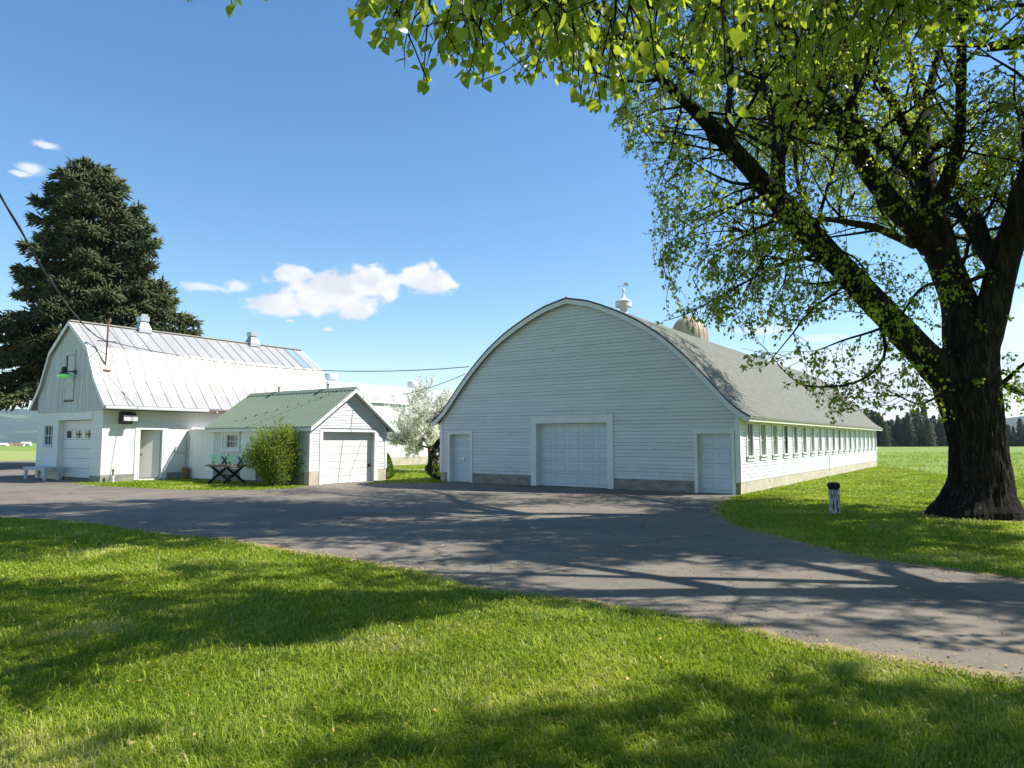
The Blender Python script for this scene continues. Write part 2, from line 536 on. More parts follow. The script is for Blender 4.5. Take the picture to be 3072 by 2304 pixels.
def grass_mat():
    m = bpy.data.materials.new('grass_blade')
    m.use_nodes = True
    t = NT(m.node_tree)
    b = t.n['Principled BSDF']
    out = t.n['Material Output']
    at_ = t.node('ShaderNodeAttribute', attribute_name='tint')
    ramp = t.node('ShaderNodeValToRGB')
    e = ramp.color_ramp.elements
    e[0].position = 0.0
    e[0].color = (0.105, 0.180, 0.012, 1)
    e[1].position = 1.0
    e[1].color = (0.52, 0.47, 0.20, 1)
    for p, c in ((0.45, (0.255, 0.335, 0.022)), (0.72, (0.40, 0.44, 0.045)), (0.88, (0.44, 0.45, 0.09))):
        x = e.new(p)
        x.color = (*c, 1)
    t.l.new(at_.outputs['Fac'], ramp.inputs[0])
    t.set(b.inputs['Base Color'], ramp.outputs[0])
    b.inputs['Roughness'].default_value = 0.55
    b.inputs['Specular IOR Level'].default_value = 0.25
    tl = t.node('ShaderNodeBsdfTranslucent')
    t.set(tl.inputs['Color'], t.mix(0.35, ramp.outputs[0], (0.52, 0.62, 0.045)))
    mx = t.node('ShaderNodeMixShader')
    mx.inputs[0].default_value = 0.42
    t.l.new(b.outputs[0], mx.inputs[1])
    t.l.new(tl.outputs[0], mx.inputs[2])
    t.l.new(mx.outputs[0], out.inputs['Surface'])
    MATS['grass_blade'] = m


grass_mat()


def lawn_mat(name, a, b_, c, dry, s1=0.35, drylo=0.62):
    m, t, b = new_mat(name)
    co = t.coord('Object')
    n1 = t.noise(co, s1, 6, 0.6)
    n2 = t.noise(co, 6.0, 6, 0.7)
    n3 = t.noise(co, 45.0, 4, 0.7)
    col = t.mix(t.smooth(n1, 0.35, 0.65), a, b_)
    col = t.mix(t.smooth(n2, 0.35, 0.7, 0, 0.6), col, c)
    n4 = t.noise(co, 0.8, 6, 0.7)
    col = t.mix(t.smooth(n4, drylo, drylo + 0.14, 0, 0.7), col, dry)
    col = t.mix(t.smooth(n3, 0.3, 0.75, 0.0, 0.35), col, tuple(x * 0.55 for x in a))
    t.set(b.inputs['Base Color'], col)
    b.inputs['Roughness'].default_value = 0.95
    b.inputs['Specular IOR Level'].default_value = 0.1
    h = t.math('ADD', n3, t.math('MULTIPLY', n2, 1.5))
    t.l.new(t.bump(h, 0.6, 0.05), b.inputs['Normal'])
    MATS[name] = m


lawn_mat('lawn', (0.17, 0.265, 0.020), (0.21, 0.30, 0.025), (0.25, 0.32, 0.04), (0.38, 0.36, 0.12))
lawn_mat('hayfield', (0.30, 0.36, 0.115), (0.26, 0.35, 0.085), (0.33, 0.37, 0.15), (0.42, 0.41, 0.22), 0.06, 0.58)
lawn_mat('green_field', (0.20, 0.29, 0.060), (0.25, 0.33, 0.085), (0.17, 0.26, 0.05), (0.31, 0.345, 0.13), 0.07, 0.52)


def asphalt_mat():
    m, t, b = new_mat('asphalt')
    co = t.coord('Object')
    n1 = t.noise(co, 0.45, 6, 0.6, 0.4)
    n2 = t.noise(co, 3.5, 6, 0.65)
    n3 = t.noise(co, 110.0, 3, 0.7)
    n4 = t.noise(co, 38.0, 3, 0.7)
    col = t.mix(t.smooth(n1, 0.35, 0.68), (0.195, 0.166, 0.130), (0.262, 0.224, 0.172))
    col = t.mix(t.smooth(n2, 0.45, 0.75, 0, 0.5), col, (0.115, 0.101, 0.084))
    col = t.mix(t.smooth(n3, 0.35, 0.7, 0, 0.55), col, (0.075, 0.069, 0.062))
    col = t.mix(t.smooth(n4, 0.62, 0.78, 0, 0.5), col, (0.32, 0.28, 0.22))
    trk = t.noise(t.coord('Object', (0.10, 1.1, 1)), 1.6, 5, 0.6, 0.3)
    col = t.mix(t.smooth(trk, 0.54, 0.70, 0, 0.45), col, (0.10, 0.092, 0.082))
    col = t.mix(t.smooth(trk, 0.30, 0.44, 0.4, 0), col, (0.27, 0.235, 0.185))
    vp = t.node('ShaderNodeTexVoronoi')
    vp.inputs['Scale'].default_value = 0.42
    t.l.new(co, vp.inputs['Vector'])
    sp2 = t.node('ShaderNodeSeparateColor')
    t.l.new(vp.outputs['Color'], sp2.inputs[0])
    col = t.mix(t.smooth(sp2.outputs[0], 0.86, 0.88, 0, 0.35), col, (0.08, 0.075, 0.07))
    # cracks
    vo = t.node('ShaderNodeTexVoronoi', feature='DISTANCE_TO_EDGE')
    vo.inputs['Scale'].default_value = 0.28
    wob = t.node('ShaderNodeVectorMath', operation='ADD')
    nz = t.node('ShaderNodeTexNoise')
    nz.inputs['Scale'].default_value = 1.5
    nz.inputs['Detail'].default_value = 6
    t.l.new(co, nz.inputs['Vector'])
    t.l.new(co, wob.inputs[0])
    t.l.new(nz.outputs['Color'], wob.inputs[1])
    t.l.new(wob.outputs[0], vo.inputs['Vector'])
    crack = t.smooth(vo.outputs['Distance'], 0.0, 0.006, 0.7, 0.0)
    col = t.mix(crack, col, (0.05, 0.048, 0.045))
    t.set(b.inputs['Base Color'], col)
    b.inputs['Roughness'].default_value = 0.85
    b.inputs['Specular IOR Level'].default_value = 0.3
    h = t.math('ADD', t.math('MULTIPLY', n3, 0.7), t.math('MULTIPLY', n4, 0.6))
    t.l.new(t.bump(h, 0.55, 0.012), b.inputs['Normal'])
    MATS['asphalt'] = m


asphalt_mat()
pmat('gravel', (0.52, 0.47, 0.40), (0.42, 0.38, 0.32), 2, 0.95, 0.6, 60, 0.02, spots=(40, 0.5, 0.7, (0.3, 0.27, 0.23)))
pmat('litter', (0.55, 0.40, 0.12), (0.42, 0.26, 0.08), 30, 0.8)
pmat('forest_far', (0.045, 0.065, 0.04), (0.030, 0.048, 0.034), 0.012, 0.95, 0.0, spots=(0.004, 0.56, 0.62, (0.12, 0.15, 0.06)), detail=10)
pmat('forest_near', (0.045, 0.065, 0.04), (0.028, 0.045, 0.03), 0.05, 0.95, spots=(0.006, 0.60, 0.64, (0.26, 0.30, 0.12)), detail=10)


# ------------------------------------------------------------------ mesh helpers
class MB:
    def __init__(s):
        s.v = []
        s.f = []
        s.uv = {}
        s.mi = []
        s.cur = 0

    def face(s, pts, uv=None):
        i = len(s.v)
        s.v += [tuple(p) for p in pts]
        s.f.append(tuple(range(i, i + len(pts))))
        if uv:
            s.uv[len(s.f) - 1] = uv
        s.mi.append(s.cur)

    def box(s, x0, x1, y0, y1, z0, z1):
        P = [(x0, y0, z0), (x1, y0, z0), (x1, y1, z0), (x0, y1, z0), (x0, y0, z1), (x1, y0, z1), (x1, y1, z1), (x0, y1, z1)]
        i = len(s.v)
        s.v += P
        for q in ((0, 3, 2, 1), (4, 5, 6, 7), (0, 1, 5, 4), (1, 2, 6, 5), (2, 3, 7, 6), (3, 0, 4, 7)):
            s.f.append(tuple(i + k for k in q))
            s.mi.append(s.cur)

    def bar(s, p, q, w, h, up=(0, 0, 1)):
        """rectangular bar from p to q, w wide, h high"""
        p, q = Vector(p), Vector(q)
        d = (q - p).normalized()
        a = d.cross(Vector(up))
        if a.length < 1e-4:
            a = d.cross(Vector((1, 0, 0)))
        a.normalize()
        b = a.cross(d)
        i = len(s.v)
        for c in (p, q):
            for sa, sb in ((-1, -1), (1, -1), (1, 1), (-1, 1)):
                s.v.append(tuple(c + a * sa * w / 2 + b * sb * h / 2))
        for f in ((0, 1, 2, 3), (7, 6, 5, 4), (0, 4, 5, 1), (1, 5, 6, 2), (2, 6, 7, 3), (3, 7, 4, 0)):
            s.f.append(tuple(i + k for k in f))
            s.mi.append(s.cur)

    def tube(s, pts, rad, n=8, cap=True):
        pts = [Vector(p) for p in pts]
        if not hasattr(rad, '__len__'):
            rad = [rad] * len(pts)
        i0 = len(s.v)
        ref = Vector((0.31, 0.17, 0.93))
        prev = None
        for k, p in enumerate(pts):
            d = (pts[min(k + 1, len(pts) - 1)] - pts[max(k - 1, 0)]).normalized()
            if prev is None:
                a = d.cross(ref)
                if a.length < 1e-3:
                    a = d.cross(Vector((1, 0, 0)))
            else:
                a = prev - d * prev.dot(d)
            a.normalize()
            prev = a
            b = d.cross(a)
            for j in range(n):
                t_ = 2 * math.pi * j / n
                s.v.append(tuple(p + (a * math.cos(t_) + b * math.sin(t_)) * rad[k]))
        for k in range(len(pts) - 1):
            for j in range(n):
                s.f.append((i0 + k * n + j, i0 + k * n + (j + 1) % n, i0 + (k + 1) * n + (j + 1) % n, i0 + (k + 1) * n + j))
                s.mi.append(s.cur)
        if cap:
            s.f.append(tuple(i0 + j for j in reversed(range(n))))
            s.f.append(tuple(i0 + (len(pts) - 1) * n + j for j in range(n)))
            s.mi += [s.cur, s.cur]

    def lathe(s, prof, c=(0, 0, 0), n=24, cap=True):
        i0 = len(s.v)
        for r, z in prof:
            for j in range(n):
                t_ = 2 * math.pi * j / n
                s.v.append((c[0] + r * math.cos(t_), c[1] + r * math.sin(t_), c[2] + z))
        for k in range(len(prof) - 1):
            for j in range(n):
                s.f.append((i0 + k * n + j, i0 + k * n + (j + 1) % n, i0 + (k + 1) * n + (j + 1) % n, i0 + (k + 1) * n + j))
                s.mi.append(s.cur)
        if cap:
            s.f.append(tuple(i0 + j for j in reversed(range(n))))
            s.f.append(tuple(i0 + (len(prof) - 1) * n + j for j in range(n)))
            s.mi += [s.cur, s.cur]

    def build(s, name, mat, parent=None, smooth=False, loc=None):
        me = bpy.data.meshes.new(name)
        me.from_pydata(s.v, [], s.f)
        mats = mat if isinstance(mat, (list, tuple)) else [mat]
        for m_ in mats:
            me.materials.append(MATS[m_])
        if len(mats) > 1:
            me.polygons.foreach_set('material_index', s.mi)
        if s.uv:
            ul = me.uv_layers.new(name='UVMap')
            for fi, uvs in s.uv.items():
                for li, u_ in zip(me.polygons[fi].loop_indices, uvs):
                    ul.data[li].uv = u_
        if smooth:
            me.polygons.foreach_set('use_smooth', [True] * len(me.polygons))
            if smooth != 'all':
                me.set_sharp_from_angle(angle=R(38))
        me.update()
        o = bpy.data.objects.new(name, me)
        COL.objects.link(o)
        if parent is not None:
            o.parent = parent
        if loc is not None:
            o.location = loc
        return o


def np_mesh(name, V, F, mat, parent=None, tint=None, mi=None):
    """V (n,3), F (m,k) all faces with k corners"""
    V = np.ascontiguousarray(V, dtype=np.float32)
    F = np.ascontiguousarray(F, dtype=np.int32)
    me = bpy.data.meshes.new(name)
    me.vertices.add(len(V))
    me.vertices.foreach_set('co', V.ravel())
    k = F.shape[1]
    me.loops.add(F.size)
    me.loops.foreach_set('vertex_index', F.ravel())
    me.polygons.add(len(F))
    me.polygons.foreach_set('loop_start', np.arange(0, F.size, k, dtype=np.int32))
    me.polygons.foreach_set('loop_total', np.full(len(F), k, dtype=np.int32))
    for m_ in (mat if isinstance(mat, (list, tuple)) else [mat]):
        me.materials.append(MATS[m_])
    if mi is not None:
        me.polygons.foreach_set('material_index', np.ascontiguousarray(mi, dtype=np.int32))
    if tint is not None:
        a = me.attributes.new('tint', 'FLOAT', 'POINT')
        a.data.foreach_set('value', np.ascontiguousarray(tint, dtype=np.float32))
    me.update(calc_edges=True)
    me.validate()
    o = bpy.data.objects.new(name, me)
    COL.objects.link(o)
    if parent is not None:
        o.parent = parent
    return o


def thing(name, label, cat, loc=(0, 0, 0), rotz=0.0, group=None):
    o = bpy.data.objects.new(name, None)
    o.empty_display_size = 0.3
    COL.objects.link(o)
    o.location = loc
    o.rotation_euler = (0, 0, rotz)
    return tag(o, label, cat, group)


def tag(o, label=None, cat=None, group=None, kind=None):
    if label:
        o['label'] = label
    if cat:
        o['category'] = cat
    if group:
        o['group'] = group
    if kind:
        o['kind'] = kind
    return o


def multi(name, mat, parent, groups):
    """several parts of one kind, each built from its own list of boxes"""
    for g_ in groups:
        mb_ = MB()
        for q_ in g_:
            mb_.box(*q_)
        mb_.build(name, mat, parent)


# ------------------------------------------------------------------ layout: the farmyard grid
GA = R(35.2)
YAW = -GA
A = Vector((math.sin(GA), math.cos(GA), 0))
B = Vector((-math.cos(GA), math.sin(GA), 0))
O = gnd(2242, 1486.5)          # front right corner of the long barn
G = O + B * 23.54 + A * -8.64  # near corner of the gambrel building
K = O + B * 15.03 + A * -4.95  # near corner of the small garage


def PW(b, a, z=0.0):
    p = O + B * b + A * a
    p.z = z
    return p


def lap_wall(mb, org, ud, nd, courses, intervals, rise=0.018, jit=0.004):
    """horizontal lap siding. courses: z list; intervals(z0,z1) -> list of (u0b,u1b,u0t,u1t)"""
    org, ud, nd = Vector(org), Vector(ud), Vector(nd)
    for z0, z1 in zip(courses[:-1], courses[1:]):
        for (a0, a1, b0, b1) in intervals(z0, z1):
            j = random.uniform(-jit, jit)
            pr = rise + random.uniform(-0.003, 0.004)
            p = lambda u, z, n: org + ud * u + Vector((0, 0, z)) + nd * n
            z0j = z0 + j
            g_ = random.uniform(0.006, 0.018)
            mb.cur = 0
            mb.face([p(a0, z0j, pr), p(a1, z0j, pr), p(b1, z1, 0.003), p(b0, z1, 0.003)])
            # weathered underside; dirt line darkened to include the shadow under the lap
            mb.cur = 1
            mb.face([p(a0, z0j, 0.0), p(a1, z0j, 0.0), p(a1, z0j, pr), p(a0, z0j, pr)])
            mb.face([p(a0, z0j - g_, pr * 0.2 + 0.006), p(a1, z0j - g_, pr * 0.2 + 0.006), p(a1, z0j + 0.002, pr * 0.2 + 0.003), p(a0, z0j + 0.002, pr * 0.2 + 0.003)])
            if a1 - a0 > 2.5 and random.random() < 0.6:
                for _ in range(random.choice((1, 1, 2))):
                    uu = random.uniform(a0 + 0.5, a1 - 0.5)
                    mb.face([p(uu, z0j, pr + 0.001), p(uu + 0.008, z0j, pr + 0.001), p(uu + 0.008, z1 - 0.02, 0.006), p(uu, z1 - 0.02, 0.006)])
                    if random.random() < 0.4:
                        w_ = random.uniform(0.02, 0.06)
                        mb.face([p(uu - w_, z0j, pr + 0.0015), p(uu + w_, z0j, pr + 0.0015), p(uu + w_ * 0.6, z0j + 0.022, pr - 0.001), p(uu - w_ * 0.7, z0j + 0.018, pr - 0.001)])
            mb.cur = 0


def cut(iv, openings, z0, z1):
    """remove rectangular openings (u0,u1,z0,z1) from intervals (a0,a1,b0,b1)"""
    out = iv
    for (o0, o1, oz0, oz1) in openings:
        if z1 <= oz0 + 0.001 or z0 >= oz1 - 0.001:
            continue
        nw = []
        for (a0, a1, b0, b1) in out:
            lo, hi = max(a0, b0), min(a1, b1)
            if o1 <= lo or o0 >= hi:
                nw.append((a0, a1, b0, b1))
                continue
            if o0 > lo:
                nw.append((a0, o0, b0, o0))
            if o1 < hi:
                nw.append((o1, a1, o1, b1))
        out = nw
    return out


def lerp_prof(prof, x):
    xs = [p[0] for p in prof]
    zs = [p[1] for p in prof]
    return float(np.interp(x, xs, zs))


# ------------------------------------------------------------------ long barn with a round roof
def build_barn():
    t = thing('dairy_barn', 'long white clapboard barn with round shingle roof and three pale front doors', 'barn', O, YAW)
    CX = -6.46
    half = [(0, 6.97), (0.5, 6.86), (0.93, 6.76), (1.4, 6.58), (1.9, 6.36), (2.43, 6.10), (2.9, 5.84), (3.3, 5.57), (3.7, 5.28), (4.1, 4.94),
            (4.5, 4.57), (4.9, 4.16), (5.3, 3.72), (5.7, 3.26), (6.05, 2.88), (6.35, 2.62), (6.68, 2.42)]
    hw = lambda z: float(np.interp(-z, [-p[1] for p in half], [p[0] for p in half]))
    L0, L1 = -0.2, 29.3           # roof ends
    xl, xr = -12.72, -0.20        # wall corners
    # roof shell
    prof = [(-p[0], p[1]) for p in reversed(half)] + [(p[0], p[1]) for p in half[1:]]
    mb = MB()
    th = 0.07
    arc = [0.0]
    for p, q in zip(prof[:-1], prof[1:]):
        arc.append(arc[-1] + math.hypot(q[0] - p[0], q[1] - p[1]))
    nseg = 30
    ys = [L0 + (L1 - L0) * i / nseg for i in range(nseg + 1)]
    sag = lambda y: -0.035 * math.sin((y - L0) / (L1 - L0) * math.pi) + 0.012 * math.sin(y * 1.3)
    for i in range(len(prof) - 1):
        (x0, z0), (x1, z1) = prof[i], prof[i + 1]
        for k in range(nseg):
            y0, y1 = ys[k], ys[k + 1]
            s0, s1 = sag(y0), sag(y1)
            mb.face([(CX + x0, y0, z0 + th + s0), (CX + x1, y0, z1 + th + s0), (CX + x1, y1, z1 + th + s1), (CX + x0, y1, z0 + th + s1)],
                    [(y0, arc[i]), (y0, arc[i + 1]), (y1, arc[i + 1]), (y1, arc[i])])
        for y in (L0, L1):
            mb.face([(CX + x0, y, z0), (CX + x1, y, z1), (CX + x1, y, z1 + th), (CX + x0, y, z0 + th)], [(y, 0.02), (y, 0.02), (y, 0.04), (y, 0.04)])
        mb.face([(CX + x0, L0, z0), (CX + x1, L0, z1), (CX + x1, L1, z1), (CX + x0, L1, z0)], [(0, 0.02)] * 4)
    for sx in (0, -1):
        x, z = prof[sx]
        mb.face([(CX + x, L0, z), (CX + x, L1, z), (CX + x, L1, z + th), (CX + x, L0, z + th)], [(0, 0.02)] * 4)
    mb.build('roof', 'shingles', t)
    # ridge cap and the thin dark drip edge
    mb = MB()
    for i in range(len(prof) - 1):
        (x0, z0), (x1, z1) = prof[i], prof[i + 1]
        mb.face([(CX + x0, L0 - 0.025, z0 + 0.02), (CX + x1, L0 - 0.025, z1 + 0.02), (CX + x1, L0 - 0.025, z1 + th + 0.012), (CX + x0, L0 - 0.025, z0 + th + 0.012)])
        mb.face([(CX + x0, L0 - 0.025, z0 + th + 0.012), (CX + x1, L0 - 0.025, z1 + th + 0.012), (CX + x1, L0 + 0.12, z1 + th + 0.012), (CX + x0, L0 + 0.12, z0 + th + 0.012)])
    mb.lathe([(0.03, 0), (0.045, 0.06), (0.0, 0.14)], (CX, L0 + 0.05, 6.99), 8)
    mb.build('drip_edge', 'dark_metal', t)
    # rake boards
    mb = MB()
    rp = [(x, z - 0.0) for x, z in prof]
    for i in range(len(rp) - 1):
        (x0, z0), (x1, z1) = rp[i], rp[i + 1]
        d = 0.15
        e0 = (x0 * (1 - d / 9.5), z0 - d * (0.75 if abs(x0) > 3 else 1))
        e1 = (x1 * (1 - d / 9.5), z1 - d * (0.75 if abs(x1) > 3 else 1))
        for yy, yb in ((L0 - 0.012, L0 + 0.03),):
            mb.face([(CX + x0, yy, z0 + 0.018), (CX + x1, yy, z1 + 0.018), (CX + e1[0], yy, e1[1]), (CX + e0[0], yy, e0[1])])
            mb.face([(CX + e0[0], yy, e0[1]), (CX + e1[0], yy, e1[1]), (CX + e1[0], yb, e1[1]), (CX + e0[0], yb, e0[1])])
            mb.face([(CX + x0, yb, z0 - 0.004), (CX + x1, yb, z1 - 0.004), (CX + e1[0], yb, e1[1]), (CX + e0[0], yb, e0[1])])
    mb.build('rake_board', 'white_trim', t)
    # walls
    openings = [(-12.33, -11.02, 0, 2.0), (-8.1, -4.68, 0, 2.5), (-1.70, -0.36, 0, 1.98)]
    mb = MB()
    n = 51
    cz = [0.40 + 0.127 * i for i in range(n + 1)]

    def ivf(z0, z1):
        h0, h1 = hw(z0 + 0.08), hw(z1 + 0.08)
        a0, a1 = max(xl, CX - h0 + 0.05), min(xr, CX + h0 - 0.05)
        b0, b1 = max(xl, CX - h1 + 0.05), min(xr, CX + h1 - 0.05)
        if a1 - a0 < 0.3:
            return []
        return cut([(a0, a1, b0, b1)], openings, z0, z1)
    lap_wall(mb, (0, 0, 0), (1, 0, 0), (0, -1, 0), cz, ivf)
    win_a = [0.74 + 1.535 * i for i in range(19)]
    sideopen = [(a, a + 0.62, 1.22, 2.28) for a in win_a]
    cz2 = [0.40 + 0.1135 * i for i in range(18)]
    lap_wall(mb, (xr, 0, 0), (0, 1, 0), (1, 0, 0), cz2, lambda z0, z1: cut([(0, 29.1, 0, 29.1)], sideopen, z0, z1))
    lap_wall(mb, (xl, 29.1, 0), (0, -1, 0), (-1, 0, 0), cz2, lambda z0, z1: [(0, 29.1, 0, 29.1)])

    def ivb(z0, z1):
        return [(-b, -a, -d, -c) for (a, b, c, d) in
                [(x[0], x[1], x[2], x[3]) for x in [(max(xl, CX - hw(z0 + .08)), min(xr, CX + hw(z0 + .08)), max(xl, CX - hw(z1 + .08)), min(xr, CX + hw(z1 + .08)))]] if b - a > .3]
    lap_wall(mb, (0, 29.1, 0), (-1, 0, 0), (0, 1, 0), cz, ivb)
    # backing: gable sheets with openings left as recesses, and side walls
    for yb in (0.02, 29.08):
        up = [(max(xl + 0.02, min(xr - 0.02, CX + x)), yb, z - 0.02) for x, z in prof]
        if yb < 1:
            segs = [(xl, -12.33), (-11.02, -8.1), (-4.68, -1.70), (-0.36, xr)]
            for s0, s1 in segs:
                mb.face([(s0, yb, 0), (s1, yb, 0), (s1, yb, 2.6), (s0, yb, 2.6)])
            for (s0, s1, z0, z1) in openings:
                mb.face([(s0, yb, z1), (s1, yb, z1), (s1, yb, 2.6), (s0, yb, 2.6)])
            mb.face([(xl, yb, 2.6), (xr, yb, 2.6)] + [p for p in reversed(up) if p[2] > 2.6])
        else:
            mb.face([(xl, yb, 0), (xr, yb, 0)] + list(reversed(up)))
    mb.box(xr - 0.22, xr - 0.16, 0.02, 29.08, 0, 2.6)
    mb.box(xl + 0.02, xl + 0.08, 0.02, 29.08, 0, 2.6)
    # window reveals
    for a in win_a:
        mb.face([(xr, a, 1.22), (xr - 0.16, a, 1.22), (xr - 0.16, a, 2.28), (xr, a, 2.28)])
        mb.face([(xr, a + 0.62, 1.22), (xr - 0.16, a + 0.62, 1.22), (xr - 0.16, a + 0.62, 2.28), (xr, a + 0.62, 2.28)])
    mb.build('wall', ['white_siding', 'siding_grime_shade'], t)
    # old patched door strip in the long side
    mb = MB()
    mb.box(xr, xr + 0.035, 13.75, 13.85, 0.34, 2.24)
    mb.box(xr, xr + 0.03, 14.35, 14.43, 0.36, 2.24)
    mb.box(xr, xr + 0.022, 13.85, 14.35, 0.36, 1.2)
    mb.build('patch_board', 'white_trim', t)
    # corner boards + frieze
    multi('corner_board', 'white_trim', t, [
        [(xr - 0.13, xr + 0.034, -0.034, 0.0, 0.38, 2.45), (xr, xr + 0.034, 0.0, 0.11, 0.38, 2.33)],
        [(xl - 0.034, xl + 0.11, -0.034, 0.0, 0.38, 2.5), (xl - 0.034, xl, 0.0, 0.12, 0.38, 2.5)],
        [(xr, xr + 0.034, 29.0, 29.12, 0.38, 2.33)]])
    mb = MB()
    mb.box(xr, xr + 0.03, 0.0, 29.12, 2.33, 2.44)
    mb.face([(xr, L0, 2.445), (CX + 6.64, L0, 2.41), (CX + 6.64, L1, 2.41), (xr, L1, 2.445)])
    mb.box(CX + 6.60, CX + 6.64, L0, L1, 2.33, 2.435)
    mb.build('eave_soffit', 'cream_trim', t)
    mb = MB()
    mb.face([(xl, L0, 2.445), (CX - 6.64, L0, 2.41), (CX - 6.64, L1, 2.41), (xl, L1, 2.445)])
    mb.build('eave_soffit', 'cream_trim', t)
    # foundation
    multi('foundation', 'concrete', t, [[(s0 + 0.01, s1, 0.0, 0.25, -0.3, 0.40)] for s0, s1 in ((xl, -12.34), (-11.01, -8.1), (-4.68, -1.71), (-0.35, xr))])
    multi('side_foundation', 'tan_concrete', t, [[(xr - 0.2, xr + 0.005, 0.0, 29.1, -0.3, 0.395)], [(xl - 0.005, xl + 0.2, 0.0, 29.1, -0.3, 0.395)]])

    # panelled doors
    def door(x0, x1, z1, tw, th_, rec, cols, rows, raised, handle=None):
        f = MB()
        f.box(x0 - tw, x0, -0.05, 0.0, 0.0, z1 + th_)
        f.box(x1, x1 + tw, -0.05, 0.0, 0.0, z1 + th_)
        f.box(x0, x1, -0.05, 0.0, z1, z1 + th_)
        f.box(x0 - tw - 0.03, x1 + tw + 0.03, -0.065, 0.0, z1 + th_, z1 + th_ + 0.05)
        f.box(x0 - 0.02, x0, 0.0, rec + 0.06, 0, z1 + 0.02)
        f.box(x1, x1 + 0.02, 0.0, rec + 0.06, 0, z1 + 0.02)
        f.box(x0, x1, 0.0, rec + 0.06, z1, z1 + 0.02)
        d = MB()
        H = z1 - 0.02
        rh = H / rows
        for r in range(rows):
            za, zb = 0.02 + r * rh, 0.02 + (r + 1) * rh - 0.008
            d.box(x0, x1, rec, rec + 0.05, za, zb)
            if raised:
                cw = (x1 - x0) / cols
                for c in range(cols):
                    xa, xb = x0 + c * cw + cw * 0.12, x0 + (c + 1) * cw - cw * 0.12
                    pa, pb = za + rh * 0.17, zb - rh * 0.17
                    e = 0.035
                    o_, i_ = rec - 0.0015, rec - 0.018
                    Pq = [(xa, o_, pa), (xb, o_, pa), (xb, o_, pb), (xa, o_, pb)]
                    Qq = [(xa + e, i_, pa + e), (xb - e, i_, pa + e), (xb - e, i_, pb - e), (xa + e, i_, pb - e)]
                    for k in range(4):
                        d.face([Pq[k], Pq[(k + 1) % 4], Qq[(k + 1) % 4], Qq[k]])
                    # recessed centre with a raised lip
                    e2 = 0.02
                    j_ = rec - 0.006
                    Rq = [(xa + e + e2, j_, pa + e + e2), (xb - e - e2, j_, pa + e + e2), (xb - e - e2, j_, pb - e - e2), (xa + e + e2, j_, pb - e - e2)]
                    for k in range(4):
                        d.face([Qq[k], Qq[(k + 1) % 4], Rq[(k + 1) % 4], Rq[k]])
                    d.face(Rq)
        dd = d.build('door', 'door_paint', t)
        f.build('door_frame', 'white_trim', dd)
        if handle:
            h = MB()
            h.lathe([(0.045, 0), (0.045, 0.01), (0.018, 0.02), (0.018, 0.05), (0.04, 0.06), (0.04, 0.085), (0.0, 0.09)], (0, 0, 0), 12)
            o = h.build('handle', 'chrome', dd)
            o.location = (handle[0], rec, handle[1])
            o.rotation_euler = (R(90), 0, 0)
        return dd
    gd = door(-7.9, -4.88, 2.36, 0.24, 0.24, 0.22, 5, 5, True)
    gd['label'] = 'large overhead door of raised panels'
    d1 = door(-12.2, -11.12, 1.97, 0.12, 0.07, 0.2, 2, 5, True, (-11.62, 0.95))
    d1['label'] = 'narrow panelled door with a shiny round handle'
    d3 = door(-1.58, -0.46, 1.94, 0.11, 0.07, 0.15, 2, 4, True)
    d3['label'] = 'narrow plain panelled door without a handle'

    # windows of the long side
    fr = MB()
    w, z0, z1 = 0.62, 1.22, 2.28
    fr.box(xr - 0.05, xr + 0.045, -0.09, 0.0, z0, 2.33)
    fr.box(xr - 0.05, xr + 0.045, w, w + 0.09, z0, 2.33)
    fr.box(xr - 0.05, xr + 0.045, 0.0, w, z1 - 0.01, 2.327)
    fr.box(xr - 0.10, xr - 0.06, 0.0, 0.05, z0, z1)
    fr.box(xr - 0.10, xr - 0.06, w - 0.05, w, z0, z1)
    fr.box(xr - 0.10, xr - 0.06, 0.05, w - 0.05, 1.72, 1.77)
    pane = MB()
    pane.face([(xr - 0.085, 0.05, z0), (xr - 0.085, w - 0.05, z0), (xr - 0.085, w - 0.05, z1), (xr - 0.085, 0.05, z1)])
    sill = MB()
    sill.box(xr - 0.10, xr + 0.10, -0.12, w + 0.12, z0 - 0.05, z0)
    sill.box(xr, xr + 0.05, -0.09, w + 0.09, z0 - 0.17, z0 - 0.05)
    f0 = fr.build('window', 'white_trim', t, loc=(0, win_a[0], 0))
    pane.build('pane', 'barn_glass', f0)
    sill.build('sill', 'white_trim', f0)
    for a in win_a[1:]:
        c = f0.copy()
        COL.objects.link(c)
        c.parent = t
        c.location = (0, a, 0)
        for ch in list(f0.children):
            d = ch.copy()
            COL.objects.link(d)
            d.parent = c

    # ridge cupola with weathervane
    mb = MB()
    mb.lathe([(0.36, -0.3), (0.28, 0.0), (0.19, 0.14), (0.165, 0.26), (0.165, 0.50)], (CX, 4.67, 6.98), 28, cap=False)
    for pr_ in ([(0.165, 0.47), (0.345, 0.47)], [(0.345, 0.47), (0.35, 0.69)], [(0.365, 0.68), (0.365, 0.715), (0.20, 0.80), (0.11, 0.88), (0.05, 0.98), (0.03, 1.06), (0.028, 1.16)]):
        mb.lathe(pr_, (CX, 4.67, 6.98), 28, cap=False)
    cu = mb.build('cupola', 'white_trim', t, smooth=True)
    mb = MB()
    c = Vector((CX, 4.67, 6.98))
    mb.lathe([(0.02, 1.12), (0.06, 1.15), (0.075, 1.20), (0.06, 1.25), (0.02, 1.28)], c, 12)
    mb.tube([c + Vector((0, 0, 1.1)), c + Vector((0, 0, 1.60))], 0.014, 6)
    mb.tube([c + Vector((-0.2, 0, 1.40)), c + Vector((0.24, 0, 1.40))], 0.012, 6)
